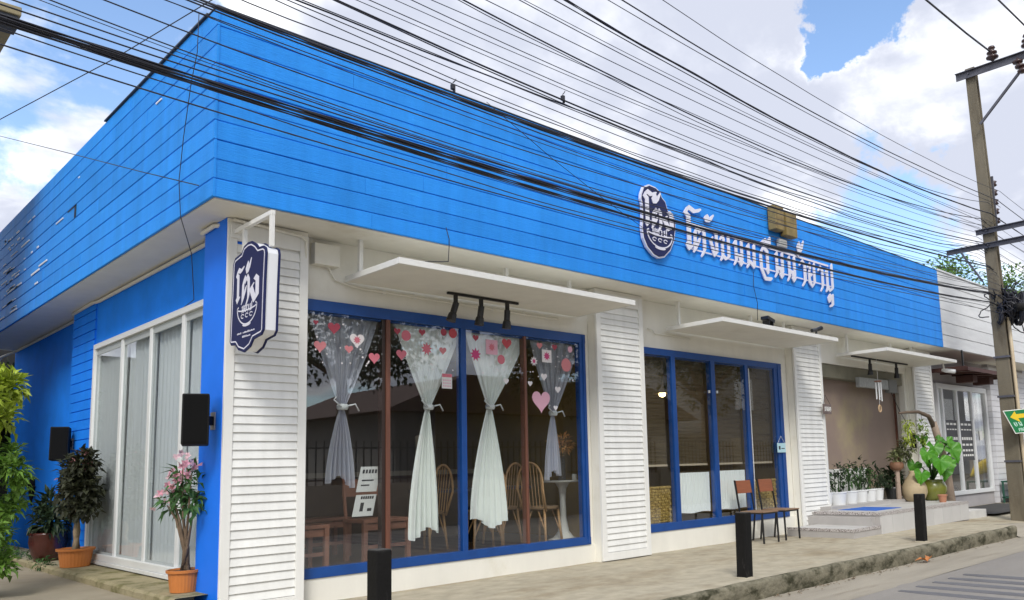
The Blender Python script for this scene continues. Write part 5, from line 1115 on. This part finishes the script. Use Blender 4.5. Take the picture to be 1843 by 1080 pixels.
# ================================================================== entrance plants and ornaments
wp = mat('white_ceramic', (.74, .75, .74), .35)
for k, (px_, py_, s_, lab) in enumerate(((14.25, 7.50, 1.05, 'white pot plant nearest the louvred pillar in the entrance row'), (14.76, 7.52, 1.0, 'second white pot plant from the louvred pillar in the entrance row'), (15.22, 7.54, .98, 'third white pot plant from the louvred pillar in the entrance row'), (15.62, 7.55, .95, 'fourth white pot plant from the louvred pillar in the entrance row'), (16.05, 7.58, .8, 'small white pot plant at the brown plant end of the entrance row'), (14.0, 7.62, .9, 'white pot plant partly hidden behind the louvred pillar edge'))):
    P = thing('white_pot_plant', lab, 'potted plant', (px_, py_, .405), 'white pots in a row in the entrance')
    build('pot', MB().lathe((px_, py_, .405), [(.125 * s_, 0), (.155 * s_, .20), (.165 * s_, .215), (.165 * s_, .235), (.14 * s_, .235), (0, .21)], 22), wp, P, smooth=False)
    rr = random.Random(60 + k); H_ = rr.uniform(.34, .50) * s_
    for i in range(4): build('stem', MB().tube([(px_ + rr.uniform(-.04, .04), py_ + rr.uniform(-.04, .04), .62), (px_ + rr.uniform(-.12, .12), py_ + rr.uniform(-.1, .1), .62 + H_)], .008, 5), g_mid, P)
    build('foliage', foliage(MB(), [((px_ + rr.uniform(-.11, .11), py_ + rr.uniform(-.1, .1), .66 + H_ * q), .11) for q in (.15, .35, .55, .75, .95, .5)], 84, .12, .05, 70 + k, .3), (g_dark, g_mid)[k % 2], P)
bk = thing('dark_pot_plant', 'dark leafy plant in a black pot between the white pots and the big jars', 'potted plant', (16.5, 7.45, .405))
build('pot', MB().lathe((16.5, 7.45, .405), [(.13, 0), (.17, .22), (.16, .24), (0, .22)], 18), mat('black_plastic_pot', (.015, .015, .015), .4), bk); build('foliage', foliage(MB(), [((16.5, 7.45, .85), .20), ((16.4, 7.45, .75), .15), ((16.62, 7.45, .78), .15)], 260, .12, .07, 81), g_dark, bk)
jar = thing('beige_jar', 'pear shaped beige earthenware jar on the entrance platform beside the green jar', 'jar', (16.72, 7.12, .345))
build('vessel', MB().lathe((16.72, 7.12, .345), [(.15, 0), (.21, .07), (.255, .18), (.245, .30), (.18, .42), (.10, .52), (.07, .58), (.085, .62), (.06, .62), (.05, .56)], 28), mat('beige_earthenware', (.42, .33, .20), .7, var=.2, vscale=4, bump=.25, bscale=40), jar, smooth=True)
gj = thing('green_jar_plant', 'big leaved elephant ear plant growing in a round olive green glazed jar', 'potted plant', (17.2, 6.93, .345)); x, y = 17.2, 6.93
build('jar', MB().lathe((x, y, .345), [(.15, 0), (.20, .06), (.26, .18), (.265, .27), (.23, .37), (.205, .40), (.22, .425), (.19, .425), (.17, .38), (0, .37)], 30), mat('olive_glaze', (.16, .17, .025), .25, var=.2, vscale=3, spec=.6), gj, smooth=True)
k_ = lambda a, b: math.atan2(a, b)
def big_leaf(P, base, c, nrm_, tip, L, Wd):
    c, nrm_, tip = Vector(c), Vector(nrm_).normalized(), Vector(tip).normalized(); tip = (tip - nrm_ * tip.dot(nrm_)).normalized(); s = nrm_.cross(tip); m = MB(); out = []
    for k in range(33):
        t = k / 32 * 2 * math.pi - math.pi      # heart outline, notch at the stalk
        r = .5 * (1 + .06 * math.sin(t * 9)); hx = 16 * math.sin(t) ** 3 / 17; hy = -(13 * math.cos(t) - 5 * math.cos(2 * t) - 2 * math.cos(3 * t) - math.cos(4 * t)) / 17
        a, b = hx * Wd / 2 * (1 + .05 * math.sin(t * 8)), hy * L / 2
        out.append((a, b))
    vs = []; fs = []; rings = (0, .35, .7, 1)
    for q in rings:
        for a, b in out: vs.append(c + s * a * q + tip * (b * q + (1 - q) * -L * .12) + nrm_ * (.16 * L * (abs(a * q) / Wd * 2) ** 1.2 + .035 * math.sin(k_(a, b) * 7) * q * q - .22 * L * max(0, b / L * 2) ** 2 * q))
    n = len(out)
    for i in range(3):
        for k in range(n - 1): fs.append((i * n + k, i * n + k + 1, (i + 1) * n + k + 1, (i + 1) * n + k))
    build('leaf', MB().add(vs, fs), g_fresh, P, smooth=True)
    build('stalk', MB().tube([base, Vector(base).lerp(c, .5) + Vector((0, 0, .12)), c - tip * L * .12], [.02, .015, .010], 6), g_mid, P, smooth=True)
bs = (x, y, .74)
for c, nn, tp, L, Wd in (((16.85, 6.6, 1.10), (-.7, -.6, .35), (-.1, 0, -1), .62, .56), ((17.0, 6.75, 1.38), (-.6, -.7, .4), (.0, .1, -1), .55, .44), ((17.62, 6.62, 1.32), (-.45, -.8, .45), (.35, 0, -1), .62, .58), ((16.75, 7.1, 1.05), (-.8, -.4, .4), (-.3, .3, -1), .45, .4), ((17.25, 7.1, 1.58), (-.5, -.5, .7), (.1, .1, -1), .42, .34), ((16.6, 6.9, .85), (-.8, -.5, .3), (-.3, .1, -1), .50, .40), ((17.75, 6.95, 1.08), (-.3, -.7, .6), (.6, 0, -.8), .42, .36), ((17.3, 6.6, 1.05), (-.5, -.8, .3), (.1, 0, -1), .46, .38), ((17.45, 6.8, 1.55), (-.4, -.5, .8), (.5, -.1, -.7), .40, .34), ((16.6, 6.75, 1.28), (-.7, -.5, .5), (-.5, 0, -.9), .44, .36), ((17.05, 6.6, .92), (-.6, -.8, .2), (-.1, 0, -1), .48, .42), ((17.6, 6.7, 1.5), (-.3, -.8, .5), (.3, 0, -1), .46, .42), ((16.9, 6.85, 1.22), (-.8, -.5, .3), (-.2, 0, -1), .52, .46)):
    big_leaf(gj, bs, c, nn, tp, L * .82, Wd * .8)
tag(build('small_clay_pot', MB().lathe((16.55, 6.5, .347), [(.06, 0), (.08, .12), (.09, .125), (.09, .15), (.07, .15), (0, .13)], 16), mat('clay', (.42, .19, .11), .8), org=Vector((16.55, 6.5, .347))), 'small clay pot at the foot of the olive green jar', 'pot')
AR = thing('driftwood_arch', 'weathered timber arch leaning over the jars on the entrance platform', 'arch', (17.5, 7.0, .345))
wood_d = mat('weathered_timber', (.34, .26, .20), .8, var=.25, vscale=5, stretch=(3, 3, .5), bump=.5, bscale=40)
build('post', MB().tube([(18.16, 6.95, .13), (18.05, 6.95, .9), (17.85, 6.97, 1.5), (17.66, 7.0, 1.95)], [.10, .09, .085, .075], 8), wood_d, AR, smooth=True)
build('branch', MB().tube([(17.70, 7.0, 1.85), (17.45, 7.0, 2.08), (17.0, 7.02, 2.16), (16.5, 7.05, 2.14), (16.25, 7.1, 2.12)], [.06, .045, .035, .028, .02], 8), mat('dark_branch', (.14, .10, .07), .85, var=.2), AR, smooth=True)
for px_, z_, L, lab, m in ((16.45, 2.02, .42, 'yellow green trailing plant hanging from the thin end of the timber arch', g_yel), (17.15, 2.0, .5, 'green trailing plant hanging from the middle of the timber arch', g_bright)):
    P = thing('hanging_plant', lab, 'hanging plant', (px_, 7.05, z_)); build('string', MB().tube([(px_, 7.03, 2.13), (px_, 7.03, z_ - .1)], .004, 4), black_m, P)
    build('foliage', foliage(MB(), [((px_, 7.03, z_ - .1 - L * q), .09) for q in (.0, .3, .6, .9)], 110, .11, .035, 90 + int(px_ * 10), .5), m, P)
SP = thing('stand_plant', 'variegated plant in a round clay pot on a stand behind the elephant ear leaves', 'potted plant', (16.4, 7.25, .345))
build('stand', MB().tube([(16.4, 7.3, .4), (16.4, 7.3, .98)], .05, 8), wood_d, SP); build('pot', MB().lathe((16.4, 7.3, .98), [(.08, 0), (.13, .05), (.14, .12), (.11, .17), (0, .16)], 18), mat('brown_clay_pot', (.22, .11, .06), .7), SP, smooth=True)
build('foliage', foliage(MB(), [((16.4, 7.3, 1.22), .13), ((16.55, 7.25, 1.30), .15), ((16.7, 7.2, 1.42), .16)], 220, .14, .06, 95, .3), leaf_mat('variegated_leaf', (.18, .20, .09), .6), SP)
CH = thing('wind_chime', 'white tubular wind chime with a wooden ring hanging under the entrance awning', 'wind chime', (15.3, 7.05, 2.6)); x = 15.30
build('disc', MB().lathe((x, 7.05, 2.70), [(.07, 0), (.07, .015)], 14), wood_b, CH)
for k in range(5): build('tube', MB().tube([(x + .05 * math.cos(k * 1.256), 7.05 + .05 * math.sin(k * 1.256), 2.68), (x + .05 * math.cos(k * 1.256), 7.05 + .05 * math.sin(k * 1.256), 2.40 - .02 * k)], .011, 8), white_al, CH)
build('ring', MB().tube([(x + .05 * math.cos(a), 7.05, 2.18 + .065 * math.sin(a)) for a in [6.283 * i / 16 for i in range(16)]], .014, 6, closed=True), mat('pale_ring_wood', (.55, .38, .22), .6), CH); build('string', MB().tube([(x, 7.05, 3.2), (x, 7.05, 2.25)], .003, 4), white_al, CH)
PQ = thing('hanging_plaque', 'little carved wooden plaque hanging on the pillar beside the entrance', 'plaque', (13.82, 7.38, 2.2))
build('board', MB().box(13.70, 13.98, 7.36, 7.385, 2.06, 2.24), mat('grey_brown_board', (.16, .12, .11), .7, var=.3, vscale=10), PQ, bevel=.006); build('cord', MB().tube([(13.72, 7.37, 2.24), (13.84, 7.40, 2.42), (13.96, 7.37, 2.24)], .004, 4), black_m, PQ)
pt_ = MB()
for i, g in enumerate(('kh', 'n', 't')): pen(pt_, GL[g], 13.73 + i * .08, 2.12, .09, .07, lambda a, b, d: (a, d, b), 7.3595, 7.357, .2)
build('lettering', pt_, white, PQ)
PU = thing('pull_weight', 'dark cylindrical weight on a slack cord hanging beside the entrance', 'weight', (16.9, 7.4, 1.6))
build('cord', MB().tube([(16.95, 7.6, 2.75), (17.1, 7.45, 2.2), (17.3, 7.3, 1.72)], .007, 5), black_m, PU); build('body', MB().tube([(17.3, 7.3, 1.74), (17.31, 7.3, 1.42)], .06, 10), black, PU, smooth=True)
RB = thing('roller_box', 'grey metal roller box fixed high at the end of the entrance opening', 'roller box', (16.9, 7.6, 2.75)); build('cover', MB().box(15.6, 16.9, 7.56, 7.655, 2.66, 2.86), mat('speckled_grey_metal', (.34, .35, .34), .5, var=.25, vscale=14), RB, bevel=.01); build('end_cap', MB().box(16.902, 17.3, 7.55, 7.655, 2.60, 2.88), mat('dull_grey_cover', (.17, .17, .16), .6), RB, bevel=.01)
tag(build('blue_mat', MB().box(13.62, 14.62, 6.48, 7.18, .3475, .353), mat('blue_door_mat', (.03, .13, .50), .9, var=.2, vscale=9, bump=.4, bscale=120), org=Vector((14, 6.9, .35))), 'flat blue door mat on the tiled entrance platform', 'mat')
# in front of the neighbour
tag(build('dark_ground_sheet', MB().add([(18.5, 6.2, .012), (22.6, 6.2, .012), (22.6, 7.55, .012), (18.5, 7.55, .012)], [(0, 1, 2, 3)]), mat('dark_ground_tone', (.05, .048, .045), .9, var=.2), org=Vector((20, 6.8, 0))), 'wide dark flat sheet on the ground before the glass doors', 'mat')  # thin dark sheet laid flat before the doors
gr = thing('green_rack', 'low dark green metal rack against the white clapboard wall', 'rack', (23.6, 7.3, 0)); gm = mat('dark_green_metal', (.02, .09, .06), .5)
build('top', MB().box(22.95, 24.7, 7.05, 7.5, .52, .56), gm, gr); build('shelf', MB().box(22.95, 24.7, 7.05, 7.5, .12, .15), gm, gr)
for x in (22.97, 24.66):
    for y in (7.07, 7.46): build('leg', MB().box(x - .02, x + .02, y - .02, y + .02, 0, .52), gm, gr)
tag(build('white_basin', MB().lathe((23.6, 7.0, .02), [(.16, 0), (.25, .24), (.27, .25), (.24, .25), (.15, .03), (0, .03)], 20), white, org=Vector((23.6, 7, 0))), 'white plastic basin on the ground before the green rack', 'basin')
bb = thing('blue_bucket', 'small blue plastic bucket by the foot of the concrete pole', 'bucket', (23.2, 6.7, 0)); build('pail', MB().lathe((23.2, 6.7, .01), [(.11, 0), (.15, .26), (.16, .27), (.13, .27), (.1, .03), (0, .03)], 18), mat('blue_plastic', (.02, .10, .42), .4), bb); build('handle', MB().tube([(23.05, 6.7, .27), (23.1, 6.65, .4), (23.3, 6.65, .4), (23.35, 6.7, .27)], .008, 5), white, bb)
yf = thing('yellow_umbrella', 'folded bright yellow cloth umbrella resting on the green rack', 'umbrella', (24.0, 7.2, .56))
build('canopy', MB().tube([(23.4, 7.0, .66), (23.8, 7.1, .86), (24.3, 7.2, .98), (24.7, 7.3, .92)], [.02, .16, .20, .06], 8), mat('yellow_cloth', (.72, .52, .015), .6, var=.1), yf, smooth=True); build('shaft', MB().tube([(23.2, 6.95, .6), (23.5, 7.03, .72)], .012, 6), black_m, yf)
for x_, y_, z_, lab in ((5.55, 5.62, 4.94, 'black clamp knotted round the cables above the first awning'), (4.18, 5.62, 4.62, 'black clamp where cables cross the roof edge near the shop corner')):
    kc = thing('cable_clamp', lab, 'cable clamp', (x_, y_, z_)); build('body', MB().obox((x_, y_, z_), (.035, .035, .05)).obox((x_ + .012, y_, z_ - .035), (.022, .02, .03)), rubber if 'pale' not in lab else white_al, kc, bevel=.004); build('tail', MB().tube([(x_, y_, z_ + .04), (x_ + .02, y_, z_ + .06), (x_ + .035, y_, z_ + .085)], .005, 4), rubber, kc)
# fallen leaf and gutter litter
fl = thing('fallen_leaf', 'curled dry orange brown leaf lying in the gutter below the kerb', 'leaf', (11.52, 4.80, -.2)); m = MB()
for k, (a, l, w) in enumerate(((.2, .26, .10), (2.6, .20, .09), (1.2, .14, .08))): m.leaf((11.52, 4.80, -.185), (math.cos(a), math.sin(a), .25), (0, 0, 1), l, w, .3, .15)
build('blade', m, mat('dry_leaf', (.42, .16, .05), .8, island=.3), fl)
lt_ = MB(); rr = random.Random(12)
for _ in range(130):
    px_ = rr.choice((rr.uniform(5, 15.5), rr.gauss(7.2, .5), rr.gauss(10, 1))); lt_.leaf((px_, 4.93 - abs(rr.gauss(0, .06)), -.198), (rr.gauss(0, 1), rr.gauss(0, 1), .1), (0, 0, 1), rr.uniform(.02, .06), .02, .2, .1)
tag(build('gutter_litter', lt_, mat('dead_leaf_bits', (.14, .085, .04), .9, island=.5), kind='stuff'), 'scattered bits of dead leaf along the kerb foot', 'litter')
# ================================================================== far side of the street, seen mirrored in the panes
fc = thing('street_fence', 'low plastered wall with dark iron pickets across the street', 'fence', (4, -3.6, 0)); iron = mat('dark_iron', (.02, .02, .022), .5)
build('wall', MB().box(-25, 50, -3.75, -3.55, -.3, .95), mat('far_plaster', (.33, .29, .23), .85, var=.2, vscale=.8), fc); build('rail', MB().box(-25, 50, -3.67, -3.63, 1.05, 1.09).box(-25, 50, -3.67, -3.63, 1.85, 1.89), iron, fc)
pkm = None
for k in range(220):
    loc = (-12 + k * .22, -3.65, 1.5); pkm = proto('picket', MB().box(-.016, .016, -.016, .016, -.55, .55), iron, fc, loc) if pkm is None else inst(pkm, fc, loc)
for k in range(10): build('pillar', MB().box(-12 + k * 5 - .2, -12 + k * 5 + .2, -3.85, -3.45, -.3, 2.2), fc_m if False else mat('far_plaster', (.33, .29, .23), .85), fc)
hs = thing('house', 'pale house with a dark pitched roof across the street', 'house', (2, -14, 0))
build('wall', MB().box(-9, 4, -24, -16, -.3, 3.0), mat('house_wall', (.26, .27, .29), .85, var=.1), hs); build('roof', MB().prism([(-10, 3.0), (5, 3.0), (-2.5, 5.0)], lambda a, b, d: (a, d, b), -25, -15.5), mat('house_roof', (.10, .06, .05), .8), hs)
hs2 = thing('house', 'low grey house with a dark hipped roof among trees across the street', 'house', (26, -15, 0))
build('wall', MB().box(18, 36, -22, -13, -.3, 3.6), mat('house_wall_tan', (.22, .21, .20), .85, var=.1), hs2); build('roof', MB().prism([(17, 3.6), (37, 3.6), (33, 5.2), (21, 5.2)], lambda a, b, d: (a, d, b), -23, -12.2), mat('house_roof', (.10, .06, .05), .8), hs2)
hs3 = thing('house', 'townhouse row added across the street to darken the second window reflection', 'house', (50, -14, 0))  # unseen row added so the second window mirrors walls instead of sky
build('wall', MB().box(37.5, 75, -22, -11.5, -.3, 7.5), mat('added_townhouse_wall', (.24, .24, .24), .85, var=.1), hs3); build('roof', MB().box(37.2, 76, -23, -11, 7.5, 7.8), mat('house_roof', (.10, .06, .05), .8), hs3)
for k in range(8): build('window', MB().box(39.5 + k * 4.4, 41.3 + k * 4.4, -11.5, -11.44, 4.2, 6.0), white, hs3)
tree((13, -8.5, -.3), 9, 3.6, 'broad dark tree behind the fence across the street', 53, g_dark, 2600); tree((-4, -8, -.3), 6.5, 2.6, 'small dark tree behind the fence across the street', 54, g_dark, 1600); tree((22, -8, -.3), 8, 3.2, 'second dark tree farther along the fence across the street', 55, g_dark, 2400); tree((33, -9, -.3), 9, 3.6, 'dark tree at the far end of the fence across the street', 56, g_dark, 2000)
